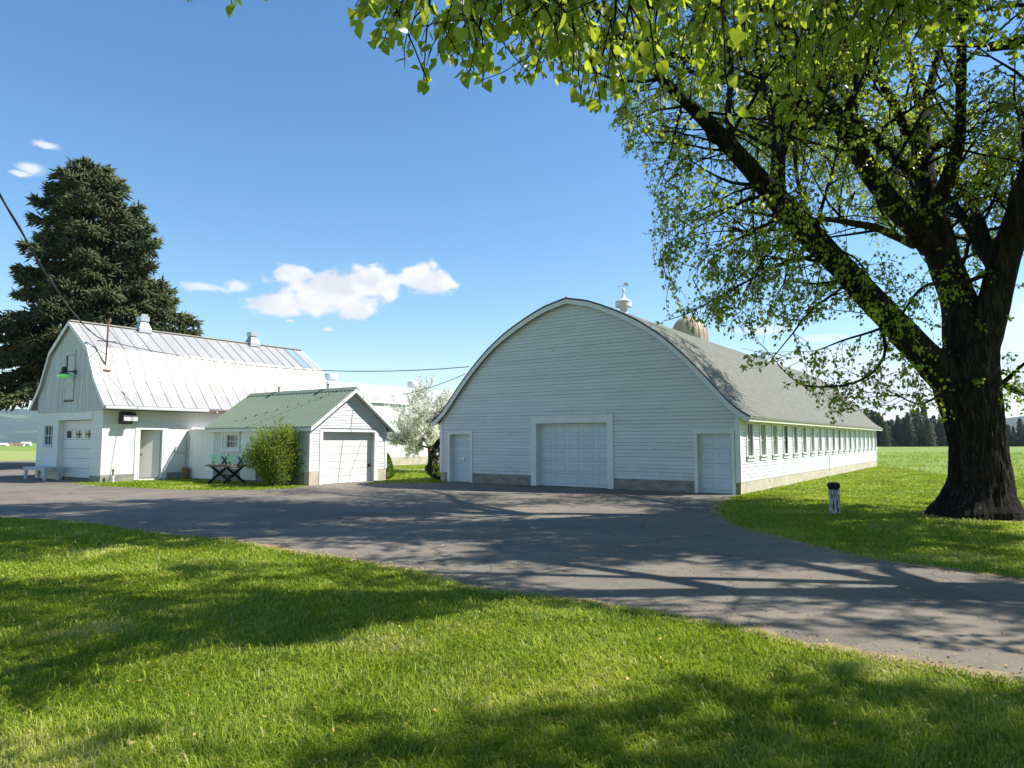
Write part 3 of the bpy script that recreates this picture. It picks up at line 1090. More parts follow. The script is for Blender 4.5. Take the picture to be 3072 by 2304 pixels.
    for o_ in (0.008, -0.008):
        mb.face([c + Vector((0.04, o_, 1.41)), c + Vector((0.25, o_, 1.34)), c + Vector((0.23, o_, 1.48)), c + Vector((0.15, o_, 1.53)), c + Vector((0.06, o_, 1.56))])
    mb.tube([c + Vector((-0.24, 0, 1.40)), c + Vector((-0.15, 0, 1.46)), c + Vector((-0.15, 0, 1.34)), c + Vector((-0.24, 0, 1.40))], 0.012, 5)
    mb.build('weathervane', 'white_trim', cu)
    mb = MB()
    mb.lathe([(0.32, -0.2), (0.2, 0.1), (0.2, 0.24), (0.30, 0.24), (0.31, 0.28), (0.31, 0.44), (0.28, 0.47), (0.05, 0.52)], (CX, 25.6, 6.95), 24)
    mb.build('roof_vent', 'galvanized', t, smooth=True)
    return t


build_barn()


# ------------------------------------------------------------------ gambrel roofed building
def build_gambrel():
    t = thing('gambrel_shed', 'white block building with a gambrel metal roof, grey board gable and an open side door', 'barn', G, YAW)
    CX, LEN = -3.2, 12.1
    half = [(0, 6.93), (1.86, 5.66), (2.62, 4.30), (3.10, 3.74), (3.71, 3.10)]
    Y0, Y1 = -0.16, LEN + 0.15
    th = 0.05
    sections = [('roof_less_sun', 0, 1), ('roof_sunlit', 1, 2), ('roof_sunlit', 2, 3), ('roof_less_sun', 3, 4)]  # one metal roof; slopes coloured by how much sun each catches
    roof = MB()
    for mat, i, j in sections:
        roof.cur = 0 if mat == 'roof_less_sun' else 1
        (h0, z0), (h1, z1) = half[i], half[j]
        for sg in (1, -1):
            P = [(CX + sg * h0, Y0, z0 + th), (CX + sg * h1, Y0, z1 + th), (CX + sg * h1, Y1, z1 + th), (CX + sg * h0, Y1, z0 + th)]
            roof.face(P if sg < 0 else P[::-1])
            roof.face([(CX + sg * h0, Y0, z0), (CX + sg * h1, Y0, z1), (CX + sg * h1, Y1, z1), (CX + sg * h0, Y1, z0)])
            roof.face([(CX + sg * h0, Y0, z0), (CX + sg * h1, Y0, z1), (CX + sg * h1, Y0, z1 + th), (CX + sg * h0, Y0, z0 + th)])
            roof.face([(CX + sg * h0, Y1, z0), (CX + sg * h1, Y1, z1), (CX + sg * h1, Y1, z1 + th), (CX + sg * h0, Y1, z0 + th)])
    ro = roof.build('roof', ['roof_less_sun', 'roof_sunlit'], t)
    # seams
    seams = MB()
    y = Y0 + 0.35
    while y < Y1 - 0.1:
        for i in range(4):
            (h0, z0), (h1, z1) = half[i], half[i + 1]
            for sg in (1, -1):
                seams.bar((CX + sg * h0, y, z0 + th + 0.012), (CX + sg * h1, y, z1 + th + 0.012), 0.035, 0.03, up=(0, 1, 0) if False else (sg * (z0 - z1), 0, h1 - h0))
        y += 0.60
    seams.bar((CX, Y0, 6.93 + th + 0.01), (CX, Y1, 6.93 + th + 0.01), 0.26, 0.05)
    seams.build('seam', 'seam_metal', ro)
    sk = MB()
    (h0, z0), (h1, z1) = half[0], half[1]
    for k0, k1 in ((0.06, 0.97),):
        a = (CX + h0 + (h1 - h0) * k0, z0 + (z1 - z0) * k0 + th + 0.012)
        b = (CX + h0 + (h1 - h0) * k1, z0 + (z1 - z0) * k1 + th + 0.012)
        sk.face([(a[0], 11.05, a[1]), (b[0], 11.05, b[1]), (b[0], 11.52, b[1]), (a[0], 11.52, a[1])])
    sk.build('skylight', 'blue_panel', ro)
    # rake trim
    for y0, y1 in ((Y0 - 0.03, Y0), (Y1, Y1 + 0.03)):
        mb = MB()
        for i in range(4):
            (h0, z0), (h1, z1) = half[i], half[i + 1]
            for sg in (1, -1):
                a, b = (CX + sg * h0, z0 + th), (CX + sg * h1, z1 + th)
                c, d = (CX + sg * (h1 - 0.03), z1 - 0.14), (CX + sg * max(h0 - 0.03, 0), z0 - 0.14)
                q = lambda p, y: (p[0], y, p[1])
                for yy in (y0, y1):
                    mb.face([q(a, yy), q(b, yy), q(c, yy), q(d, yy)])
                mb.face([q(a, y0), q(b, y0), q(b, y1), q(a, y1)])
                mb.face([q(d, y0), q(c, y0), q(c, y1), q(d, y1)])
        mb.build('rake_board', 'white_trim', t)
    # block walls
    mb = MB()
    th_ = 0.25
    op = (-4.06, -0.97, 2.6)    # big door
    win = (-5.55, -4.66, 1.50, 2.38)
    W0 = -6.3
    mb.box(W0, win[0], 0, th_, 0, 3.0)
    mb.box(win[0], win[1], 0, th_, 0, win[2])
    mb.box(win[0], win[1], 0, th_, win[3], 3.0)
    mb.box(win[1], op[0], 0, th_, 0, 3.0)
    mb.box(op[0], op[1], 0, th_, op[2], 3.0)
    mb.box(op[1], 0, 0, th_, 0, 3.0)
    dr = (1.54, 2.50, 2.18)
    mb.box(-th_, 0, th_, dr[0], 0, 3.05)
    mb.box(-th_, 0, dr[0], dr[1], dr[2], 3.05)
    mb.box(-th_, 0, dr[1], LEN, 0, 3.05)
    mb.box(W0, W0 + th_, th_, LEN, 0, 3.05)
    mb.box(W0 + th_, -th_, LEN - th_, LEN, 0, 3.05)
    mb.build('wall', 'painted_block', t)
    # floor and dark inside
    mb = MB()
    mb.box(W0 + 0.1, -0.1, 0.3, LEN - 0.1, 0.0, 0.08)
    mb.build('floor_slab', 'concrete', t)
    multi('footing', 'concrete', t, [[(-0.96, 0.012, -0.012, 0.0, 0.0, 0.26), (0.0, 0.012, 0.0, 1.33, 0.0, 0.31)], [(0.0, 0.012, 2.74, 5.0, 0.0, 0.31)]])
    # gable boards
    mb = MB()
    ft = [(h, z) for h, z in half]
    zt = lambda x: float(np.interp(abs(x - CX), [p[0] for p in ft], [p[1] for p in ft])) - 0.02
    x = W0
    loft = (-3.56, -2.64, 3.46, 5.62)
    while x < -0.01:
        w = min(random.uniform(0.15, 0.23), -x)
        x2 = x + w
        yo = -0.03 - random.uniform(0, 0.012)
        g = 0.006
        za, zb = zt(x), zt(x2)
        segs = [(2.96, None)]
        for (lo, hi) in segs:
            mb.face([(x + g, yo, lo), (x2 - g, yo, lo), (x2 - g, yo, zb), (x + g, yo, za)])
            mb.face([(x + g, yo, lo), (x + g, yo, za), (x + g, 0.02, za), (x + g, 0.02, lo)])
            mb.face([(x2 - g, yo, lo), (x2 - g, yo, zb), (x2 - g, 0.02, zb), (x2 - g, 0.02, lo)])
        mb.face([(x + g, yo, lo), (x2 - g, yo, lo), (x2 - g, 0.0, lo), (x + g, 0.0, lo)])
        x = x2
    pl = [(CX + h, 0.021, z - 0.02) for h, z in half]
    mb.face([(W0, 0.021, 3.0), (0, 0.021, 3.0)] + [p for p in pl[::-1] if p[2] > 3.2] + [(CX - h, 0.021, z - 0.02) for h, z in half[1:] if z > 3.2])
    mb.build('gable_boards', 'grey_boards', t)
    mb = MB()
    mb.face([(W0, LEN, 3.0), (0, LEN, 3.0)] + [(CX + h, LEN, z - 0.02) for h, z in half[::-1] if z > 3.2] + [(CX - h, LEN, z - 0.02) for h, z in half[1:] if z > 3.2])
    mb.build('gable_boards', 'grey_boards', t)
    # loft hatch: window above a board door
    mb = MB()
    x0, x1, z0, z1 = loft
    for (a, b, c, d) in ((x0, x0 + 0.10, z0, z1), (x1 - 0.08, x1, z0, z1 + 0.06), (x0 + 0.10, x1 - 0.08, z1 - 0.16, z1), (x0 + 0.1, x1 - 0.08, 4.62, 4.72)):
        mb.box(a, b, -0.085, -0.043, c, d)
    lf = mb.build('loft_door', 'weathered_white', t)
    mb = MB()
    mb.box(x0 + 0.10, x1 - 0.08, -0.07, -0.045, z0 + 0.05, 4.62)
    mb.build('board_panel', 'weathered_white', lf)
    mb = MB()
    mb.box(x0 + 0.10, x1 - 0.08, -0.056, -0.046, 4.72, z1 - 0.16)
    mb.build('loft_opening', 'dark_gap', lf)
    multi('sill', 'dark_gap', lf, [[(x0 + 0.02, x1 - 0.02, -0.08, -0.046, z0 - 0.05, z0)]])
    mb = MB()
    mb.box(x0 + 0.24, x1 - 0.10, -0.068, -0.057, 4.74, z1 - 0.18)
    mb.build('pane', 'pale_glass', lf)
    # header beam over the big door + jambs
    mb = MB()
    mb.box(-4.16, -0.85, -0.045, 0.0, 2.6, 2.90)
    mb.box(-4.2, -4.06, -0.025, 0.0, 0.1, 2.6)
    mb.build('door_header', 'white_trim', t)
    # overhead door
    d = MB()
    H, n = 2.48, 6
    x0, x1 = -4.06, -0.97
    yr = 0.23
    hs = H / n
    for i in range(n):
        z0, z1 = 0.12 + i * hs, 0.12 + (i + 1) * hs - 0.012
        if i == 4:
            xs = [x0]
            for k in range(3):
                xs += [x0 + 0.25 + k * 0.9, x0 + 0.25 + k * 0.9 + 0.58]
            xs.append(x1)
            for a, b in zip(xs[0::2], xs[1::2]):
                d.box(a, b, yr, yr + 0.05, z0, z1)
            for a, b in zip(xs[1::2], xs[2::2]):
                d.box(a, b, yr, yr + 0.05, z0, z0 + 0.05)
                d.box(a, b, yr, yr + 0.05, z1 - 0.04, z1)
        else:
            d.box(x0, x1, yr, yr + 0.05, z0, z1)
    dd = d.build('overhead_door', 'white_door', t)
    for k in range(3):
        a = x0 + 0.25 + k * 0.9
        p = MB()
        z0 = 0.12 + 4 * hs + 0.05
        z1 = 0.12 + 5 * hs - 0.052
        p.box(a, a + 0.58, yr + 0.02, yr + 0.028, z0, z1)
        po = p.build('pane', 'window_glass' if k == 0 else 'pale_glass', dd)  # pale panes carry a white reflection in their colour
        if k:
            p = MB()
            p.box(a + 0.27, a + 0.31, yr + 0.005, yr + 0.02, z0, z1)
            p.box(a, a + 0.58, yr + 0.006, yr + 0.018, (z0 + z1) / 2 - 0.02, (z0 + z1) / 2 + 0.02)
            p.build('muntin', 'dark_gap', dd)
    # small window left of it
    p = MB()
    wx0, wx1, wz0, wz1 = win
    for i in range(4):
        xx = wx0 + (wx1 - wx0) * i / 3
        p.box(xx - 0.02, xx + 0.02, 0.05, 0.09, wz0, wz1)
    for zz in (wz0 + 0.02, (wz0 + wz1) / 2, wz1 - 0.02):
        p.box(wx0, wx1, 0.056, 0.084, zz - 0.02, zz + 0.02)
    p.box(wx0 - 0.04, wx1 + 0.04, -0.04, 0.0, wz0 - 0.07, wz0)
    wf = p.build('window', 'weathered_white', t)
    p = MB()
    p.box(wx0, wx1, 0.10, 0.11, wz0, wz1)
    p.build('pane', 'window_glass', wf)
    # side door, ajar
    p = MB()
    for (a, b, c, dz) in ((dr[0] - 0.21, dr[0], 0.05, dr[2] + 0.30), (dr[1], dr[1] + 0.24, 0.08, dr[2] + 0.30), (dr[0], dr[1], dr[2], dr[2] + 0.30)):
        p.box(0.0, 0.03, a, b, c, dz)
    p.box(-0.2, 0.05, dr[0], dr[1], 0.0, 0.06)
    p.build('door_frame', 'white_trim', t)
    leaf = MB()
    leaf.box(-0.02, 0.02, -0.80, 0.0, 0.10, 2.16)
    dl = leaf.build('door', 'white_door', t, loc=(-0.12, 2.48, 0))
    dl.rotation_euler = (0, 0, R(-42))
    h = MB()
    h.lathe([(0.03, 0), (0.03, 0.01), (0.015, 0.02), (0.015, 0.04), (0.035, 0.05), (0.035, 0.07), (0, 0.075)], (0, 0, 0), 12)
    ho = h.build('handle', 'dark_metal', dl)
    ho.location = (0.02, -0.73, 1.1)
    ho.rotation_euler = (0, R(90), 0)
    p = MB()
    p.box(-1.6, -1.5, 0.6, 3.6, 0.1, 2.6)
    p.build('inner_wall', 'brown_wood', t)
    # vent hood
    p = MB()
    a0, a1 = 0.62, 1.16
    prof = [(0.0, 2.92), (0.30, 2.88), (0.47, 2.68), (0.47, 2.52), (0.43, 2.52), (0.40, 2.66), (0.0, 2.40)]
    for q0, q1 in zip(prof, prof[1:] + prof[:1]):
        p.face([(q0[0] + 0.002, a0, q0[1]), (q0[0] + 0.002, a1, q0[1]), (q1[0] + 0.002, a1, q1[1]), (q1[0] + 0.002, a0, q1[1])])
    for a in (a0, a1):
        p.face([(q[0] + 0.002, a, q[1]) for q in prof])
    ph = p.build('vent_hood', 'dark_metal', t)
    p = MB()
    p.box(0.47, 0.485, a0 - 0.01, a1 + 0.01, 2.53, 2.69)
    p.build('hood_lip', 'weathered_white', ph)
    # gutter and open rafter ends
    p = MB()
    gx = CX + 3.71
    p.box(gx - 0.02, gx + 0.10, -0.15, 4.3, 3.02, 3.05)
    p.box(gx + 0.085, gx + 0.11, -0.15, 4.3, 3.05, 3.13)
    p.box(gx - 0.04, gx - 0.02, -0.15, 4.3, 3.0, 3.13)
    p.box(gx - 0.02, gx + 0.11, -0.17, -0.15, 3.02, 3.13)
    p.build('gutter', 'white_trim', t)
    p = MB()
    p.box(gx - 0.06, gx - 0.02, 4.3, LEN, 2.94, 3.10)
    p.box(0.0, gx - 0.06, 0.0, LEN, 2.98, 3.0)
    p.build('fascia', 'brown_wood', t)
    for a in (4.75, 5.75, 6.7, 7.6):
        p = MB()
        p.lathe([(0.0, -0.05), (0.035, -0.03), (0.04, 0.02), (0.0, 0.05)], (gx - 0.0, a, 3.0), 8)
        p.build('insulator', 'white_trim', t)
    # junction box on shaded wall
    p = MB()
    p.box(0.0, 0.06, 3.10, 3.62, 1.18, 1.32)
    p.build('conduit_box', 'weathered_white', t)

    # roof ventilators
    def vent(y, lean=0.0):
        v = MB()
        z = 6.82

        def ring(h, zz, dx=0.0):
            return [(CX - h + dx, y - h, zz), (CX + h + dx, y - h, zz), (CX + h + dx, y + h, zz), (CX - h + dx, y + h, zz)]
        rings = [ring(0.31, z), ring(0.29, z + 0.20), ring(0.17, z + 0.50), ring(0.17, z + 0.58)]
        for p_, q_ in zip(rings[:-1], rings[1:]):
            for k in range(4):
                v.face([p_[k], p_[(k + 1) % 4], q_[(k + 1) % 4], q_[k]])
        vo = v.build('roof_vent', 'grey_vent', t)
        c = MB()
        c.box(CX - 0.21, CX + 0.21, y - 0.21, y + 0.21, z + 0.56, z + 0.80)
        c.build('vent_cap', 'galvanized', vo)
        c = MB()
        c.box(CX + 0.02, CX + 0.05, y - 0.1, y + 0.2, z + 0.80, z + 0.93)
        c.build('wind_vane', 'galvanized', vo)
    vent(3.05)
    vent(9.0)
    # service mast
    p = MB()
    b0 = Vector((-0.9, 0.41, 4.72))
    t0 = Vector((-0.92, 0.46, 6.82))
    p.tube([b0, t0], 0.035, 8)
    p.tube([t0, t0 + Vector((0.02, 0, 0.06)), t0 + Vector((0.16, -0.02, 0.05)), t0 + Vector((0.2, -0.02, -0.06))], 0.04, 8)
    p.box(-1.02, -0.72, 0.26, 0.56, 4.52, 4.72)
    mid = b0 + (t0 - b0) * 0.58
    p.bar(mid + Vector((-0.25, -0.3, 0.02)), mid + Vector((0.1, 0.35, 0.0)), 0.04, 0.04)
    p.tube([b0 + Vector((0, 0, 0.04)), Vector((-1.35, -0.1, 5.35))], 0.022, 6)
    p.tube([mid, b0 + Vector((0.55, 1.9, -0.9))], 0.008, 5)
    p.tube([t0, Vector((-1.7, 1.6, 5.6))], 0.007, 5)
    p.build('service_mast', 'rusty_metal', t)
    return t


build_gambrel()

# yard lamp on the gable
tl = thing('yard_lamp', 'yard light with a green lens on the grey board gable', 'lamp', G + B * 2.62 + A * -0.05 + Vector((0, 0, 4.62)), YAW)
mb = MB()
mb.tube([(0.05, 0.0, 0.05), (0.03, -0.14, 0.07), (-0.02, -0.36, 0.06)], 0.03, 8)
mb.box(0.0, 0.12, -0.02, 0.01, -0.05, 0.15)
mb.build('bracket', 'dark_metal', tl)
mb = MB()
mb.lathe([(0.03, 0.25), (0.09, 0.22), (0.11, 0.1), (0.11, 0.0), (0.2, -0.05), (0.24, -0.08)], (-0.03, -0.42, 0.02), 18)
mb.build('housing', 'dark_metal', tl, smooth=True)
mb = MB()
mb.lathe([(0.22, -0.07), (0.25, -0.12), (0.24, -0.22), (0.17, -0.28), (0.0, -0.29)], (-0.03, -0.42, 0.02), 18)
mb.build('lens', 'lamp_lens', tl, smooth=True)


# ------------------------------------------------------------------ small garage
def build_garage():
    t = thing('small_garage', 'small white clapboard garage with a ribbed green metal roof and a closed overhead door', 'garage', K, YAW)
    RY, RZ, EZ = 2.0, 3.80, 2.20
    y0, y1 = -0.22, 4.24
    X0, X1 = 0.32, -6.85
    sl = (RZ - EZ) / (RY - y0)
    # ribbed roof
    mb = MB()
    th = 0.045
    for sg, ye in ((-1, y0), (1, y1)):
        P = [(X0, RY, RZ), (X1, RY, RZ), (X1, ye, EZ), (X0, ye, EZ)]
        up = lambda p: (p[0], p[1], p[2] + th)
        mb.face([up(p) for p in P])
        mb.face(P)
        for a, b in ((0, 3), (1, 2), (2, 3)):
            mb.face([P[a], P[b], up(P[b]), up(P[a])])
        x = X0 - 0.10
        while x > X1:
            dz = th + 0.010
            mb.bar((x, RY, RZ + dz), (x, ye, EZ + dz), 0.05, 0.028, up=(0, sl if sg < 0 else -sl, 1) if False else (0, -sl * sg * -1, 1))
            x -= 0.235
    ro = mb.build('roof', 'roof_green', t)
    mb = MB()
    for sg in (-1, 1):
        w = 0.17
        mb.face([(X0 + 0.02, RY, RZ + 0.10), (X1, RY, RZ + 0.10), (X1, RY + sg * w, RZ + 0.085 - w * sl), (X0 + 0.02, RY + sg * w, RZ + 0.085 - w * sl)])
        mb.face([(X0 + 0.02, RY, RZ + 0.10), (X0 + 0.02, RY + sg * w, RZ + 0.085 - w * sl), (X0 + 0.02, RY + sg * w, RZ + 0.045 - w * sl), (X0 + 0.02, RY, RZ + 0.045)])
        mb.face([(X1, RY + sg * w, RZ + 0.085 - w * sl), (X0 + 0.02, RY + sg * w, RZ + 0.085 - w * sl), (X0 + 0.02, RY + sg * w, RZ + 0.06 - w * sl), (X1, RY + sg * w, RZ + 0.06 - w * sl)])
    mb.build('ridge_cap', 'roof_green', ro)
    # small fasteners along a purlin line
    for i in range(9):
        mb = MB()
        yy = RY + (y0 - RY) * (0.25 + 0.07 * i)
        zz = RZ + (EZ - RZ) * (yy - RY) / (y0 - RY) + th
        xx = X0 - 1.5 - 0.5 * i
        mb.box(xx - 0.035, xx + 0.035, yy - 0.03, yy + 0.03, zz + 0.005, zz + 0.035)
        mb.build('roof_clip', 'dark_metal', ro)
    # rakes and eaves
    mb = MB()
    for xx0, xx1 in ((X0 - 0.005, X0 + 0.02),):
        for ye in (y0, y1):
            a, b = (RY, RZ + 0.02), (ye, EZ + 0.02)
            c, d = (ye, EZ - 0.13), (RY, RZ - 0.14)
            for xx in (xx0, xx1):
                mb.face([(xx, *a), (xx, *b), (xx, *c), (xx, *d)])
            mb.face([(xx0, *c), (xx1, *c), (xx1, *d), (xx0, *d)])
            mb.face([(xx0, *b), (xx1, *b), (xx1, *c), (xx0, *c)])
        # soffits
    for ye, yw in ((y0, 0.0), (y1, 4.02)):
        mb.box(X1, X0 - 0.005, min(ye, yw) if ye < 0 else ye - 0.02, ye + 0.02 if ye < 0 else ye, EZ - 0.12, EZ + 0.0)
        mb.face([(X1, ye, EZ - 0.115), (X0, ye, EZ - 0.115), (X0, yw, EZ - 0.115), (X1, yw, EZ - 0.115)])
    for sg, ye in ((-1, y0), (1, y1)):
        mb.face([(0.0, RY, RZ - 0.045), (X0, RY, RZ - 0.045), (X0, ye, EZ - 0.045), (0.0, ye, EZ - 0.045)])
    mb.build('rake_board', 'white_trim', t)
    # walls
    mb = MB()
    W = 4.02
    dop = (0.60, 3.33, 0, 2.06)
    cz = [0.53 + 0.105 * i for i in range(32)]

    def ivg(z0, z1):
        f = lambda z: max(0.0, (z + 0.07 - 2.2) / sl) if z > 2.1 else 0.0
        a, b = f(z0), f(z1)
        a0, a1, b0, b1 = max(0, a - 0.2), W - max(0, a - 0.2), max(0, b - 0.2), W - max(0, b - 0.2)
        if a1 - a0 < 0.15 or b1 - b0 < 0.0:
            return []
        return cut([(a0, a1, b0, b1)], [(0.48, 3.5, 0, 2.12)], z0, z1)
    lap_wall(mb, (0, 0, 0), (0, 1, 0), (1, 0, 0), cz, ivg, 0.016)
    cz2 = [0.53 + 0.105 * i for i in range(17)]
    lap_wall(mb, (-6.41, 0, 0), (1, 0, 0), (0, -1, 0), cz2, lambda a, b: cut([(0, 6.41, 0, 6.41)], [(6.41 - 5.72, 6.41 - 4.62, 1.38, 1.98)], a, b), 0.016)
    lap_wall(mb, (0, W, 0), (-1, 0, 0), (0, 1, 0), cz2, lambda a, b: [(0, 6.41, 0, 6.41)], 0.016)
    # backing
    mb.face([(-0.02, 0, 2.06), (-0.02, W, 2.06), (-0.02, W, 2.2), (-0.02, RY, RZ - 0.08), (-0.02, 0, 2.2)])
    mb.box(-0.30, -0.02, 0.0, 0.60, 0, 2.06)
    mb.box(-0.30, -0.02, 3.33, W, 0, 2.06)
    mb.box(-6.41, -5.72, 0.03, 0.15, 0, 2.2)
    mb.box(-4.62, -0.3, 0.03, 0.15, 0, 2.2)
    mb.box(-5.72, -4.62, 0.03, 0.15, 0, 1.38)
    mb.box(-5.72, -4.62, 0.03, 0.15, 1.98, 2.2)
    mb.box(-6.41, -0.3, W - 0.15, W - 0.03, 0, 2.2)
    mb.face([(-6.41, 0, 0), (-6.41, W, 0), (-6.41, W, 2.2), (-6.41, RY, RZ - 0.05), (-6.41, 0, 2.2)])
    mb.build('wall', ['white_siding', 'siding_grime_shade'], t)
    # annex between garage and gambrel building
    mb = MB()
    mb.box(-8.45, -6.41, 0.0, 3.6, 0.04, 2.16)
    mb.box(-8.47, -6.38, -0.03, 3.65, 2.16, 2.2)
    mb.box(-6.44, -6.40, -0.03, 0.0, 0.03, 2.16)
    an = mb.build('annex', 'plywood_paint', t)
    mb = MB()
    mb.box(-8.42, -8.36, -0.07, 0.0, 0.3, 1.9)
    mb.box(-7.9, -7.1, -0.12, -0.05, 2.205, 2.23)
    mb.build('annex_trim', 'weathered_white', an)
    # plywood sheet over old opening
    mb = MB()
    mb.box(-4.36, -3.30, -0.05, -0.019, 0.10, 2.08)
    mb.build('plywood_sheet', 'plywood_paint', t)
    # foundation
    multi('foundation', 'tan_concrete', t, [[(-0.28, 0.012, -0.012, 0.45, -0.2, 0.53)], [(-0.28, 0.012, 3.54, W + 0.012, -0.2, 0.53)]])
    multi('side_foundation', 'concrete', t, [[(-6.38, -0.285, -0.008, 0.2, -0.2, 0.525)]])
    # trim
    multi('corner_board', 'white_trim', t, [[(0.0, 0.03, -0.03, 0.09, 0.53, 2.12), (-0.09, 0.0, -0.03, 0.0, 0.53, 2.08)],
                                            [(0.0, 0.03, W - 0.09, W + 0.03, 0.53, 2.12), (-0.09, 0.0, W, W + 0.03, 0.53, 2.1)]])
    mb = MB()
    mb.box(0.0, 0.035, 0.46, 0.60, 0.0, 2.14)
    mb.box(0.0, 0.035, 3.33, 3.54, 0.0, 2.14)
    mb.box(0.0, 0.035, 0.60, 3.33, 2.06, 2.14)
    mb.box(-0.26, 0.0, 3.33, 3.35, 0.0, 2.06)
    mb.build('door_frame', 'white_trim', t)
    d = MB()
    n = 7
    hs = 2.04 / n
    for i in range(n):
        d.box(-0.26, -0.22, 0.60, 3.33, 0.015 + i * hs, 0.015 + (i + 1) * hs - 0.013)
    d.box(-0.30, -0.262, 0.60, 3.33, 0.0, 2.06)
    do = d.build('overhead_door', 'white_door', t)
    h = MB()
    h.box(-0.22, -0.17, 3.19, 3.27, 0.62, 0.74)
    h.tube([(-0.19, 3.22, 0.68), (-0.14, 3.22, 0.68), (-0.14, 3.31, 0.68)], 0.015, 6)
    h.build('handle', 'dark_metal', do)
    # window
    w = MB()
    x0, x1, z0, z1 = -5.72, -4.62, 1.38, 1.98
    for (a, b, c, e) in ((x0 - 0.12, x0, z0 - 0.1, z1 + 0.12), (x1, x1 + 0.12, z0 - 0.1, z1 + 0.12), (x0, x1, z1, z1 + 0.12), (x0 - 0.0, x1 + 0.0, z0 - 0.1, z0)):
        w.box(a, b, -0.05, 0.0, c, e)
    w.box(x0 - 0.15, x1 + 0.15, -0.075, 0.0, z0 - 0.14, z0 - 0.1)
    w.box(x0, x0 + 0.22, -0.02, 0.04, z0, z1)
    xm = x0 + 0.22
    for (a, b, c, e) in ((xm, xm + 0.05, z0, z1), (x1 - 0.05, x1, z0, z1), (xm + 0.05, x1 - 0.05, z1 - 0.05, z1), (xm + 0.05, x1 - 0.05, z0, z0 + 0.05)):
        w.box(a, b, 0.0, 0.04, c, e)
    for k in (0.33, 0.66):
        xx = xm + (x1 - xm) * k
        w.box(xx - 0.013, xx + 0.013, 0.0, 0.035, z0 + 0.05, z1 - 0.05)
    w.box(xm + 0.05, x1 - 0.05, 0.003, 0.033, (z0 + z1) / 2 - 0.013, (z0 + z1) / 2 + 0.013)
    wo = w.build('window', 'white_trim', t)
    g = MB()
    g.box(xm + 0.05, xm + 0.54, 0.02, 0.03, z0 + 0.05, z1 - 0.05)
    g.build('pane', 'window_glass', wo)
    g = MB()
    g.box(xm + 0.54, x1 - 0.05, 0.02, 0.03, z0 + 0.05, z1 - 0.05)
    g.build('curtain', 'curtain', wo)
    # flue pipes
    for xx in (-4.8, -1.5):
        p = MB()
        p.lathe([(0.055, -0.25), (0.055, 0.24)], (xx, RY + 0.06, RZ), 14)
        po = p.build('flue_pipe', 'galvanized', t, smooth=True)
        p = MB()
        p.lathe([(0.055, 0.23), (0.075, 0.27), (0.07, 0.30)], (xx, RY + 0.06, RZ), 14)
        p.lathe([(0.13, 0.33), (0.12, 0.345), (0.03, 0.385), (0.0, 0.39)], (xx, RY + 0.06, RZ), 14)
        for s_ in (-1, 1):
            p.bar((xx + s_ * 0.06, RY + 0.06, RZ + 0.24), (xx + s_ * 0.1, RY + 0.06, RZ + 0.34), 0.012, 0.012)
        p.build('rain_cap', 'galvanized', po)
    return t


build_garage()


# ------------------------------------------------------------------ round-roofed white building behind
def build_quonset():
    q0 = PW(26.69, 11.16)
    t = thing('quonset_shed', 'long white round roofed shed with a stone base behind the blossom tree', 'shed', q0, YAW)
    Y0, Y1 = -9.0, 24.0
    prof = []
    for i in range(13):
        a = math.pi / 2 * i / 12
        prof.append((-6.5 + 6.65 * math.cos(a), 4.15 + 1.72 * math.sin(a)))
    prof = prof + [(-13.0 - p[0], p[1]) for p in reversed(prof[:-1])]
    mb = MB()
    for p, q in zip(prof[:-1], prof[1:]):
        mb.face([(p[0], Y0, p[1]), (p[0], Y1, p[1]), (q[0], Y1, q[1]), (q[0], Y0, q[1])])
    y = Y0 + 0.6
    while y < Y1:
        for p, q in zip(prof[:6], prof[1:7]):
            mb.bar((p[0], y, p[1] + 0.01), (q[0], y, q[1] + 0.01), 0.02, 0.012)
        y += 1.2
    ro = mb.build('roof', 'quonset_metal', t, smooth=True)
    mb = MB()
    for p, q in zip(prof[1:10], prof[2:11]):
        mb.face([(p[0] + 0.006, -1.9, p[1] + 0.012), (p[0] + 0.006, -1.0, p[1] + 0.012), (q[0] + 0.006, -1.0, q[1] + 0.012), (q[0] + 0.006, -1.9, q[1] + 0.012)])
    mb.build('skylight', 'skylight_green', ro, smooth=True)
    mb = MB()
    mb.box(-0.25, 0.0, Y0 + 0.1, Y1 - 0.1, 0.6, 4.2)
    mb.box(-13.0, -12.75, Y0 + 0.1, Y1 - 0.1, 0.6, 4.2)
    for y in (Y0 + 0.1, Y1 - 0.1):
        mb.face([(0, y, 0.6), (-13, y, 0.6)] + [(p[0], y, p[1] - 0.03) for p in reversed(prof)])
    y = Y0 + 0.6
    while y < Y1 - 0.3:
        mb.box(0.0, 0.012, y, y + 0.03, 0.6, 4.1)
        y += 1.2
    mb.build('wall', 'quonset_metal', t)
    mb = MB()
    mb.box(-13.0, 0.06, Y0 + 0.1, Y1 - 0.1, -0.2, 0.6)
    mb.build('foundation', 'tan_concrete', t)
    for y in (0.0, 8.6, 17.0):
        mb = MB()
        mb.lathe([(0.32, -0.1), (0.30, 0.28), (0.46, 0.28), (0.47, 0.34), (0.47, 0.62), (0.44, 0.66), (0.0, 0.70)], (-6.3, y, 5.86), 24)
        mb.build('roof_vent', 'white_trim', t, smooth=True)


build_quonset()

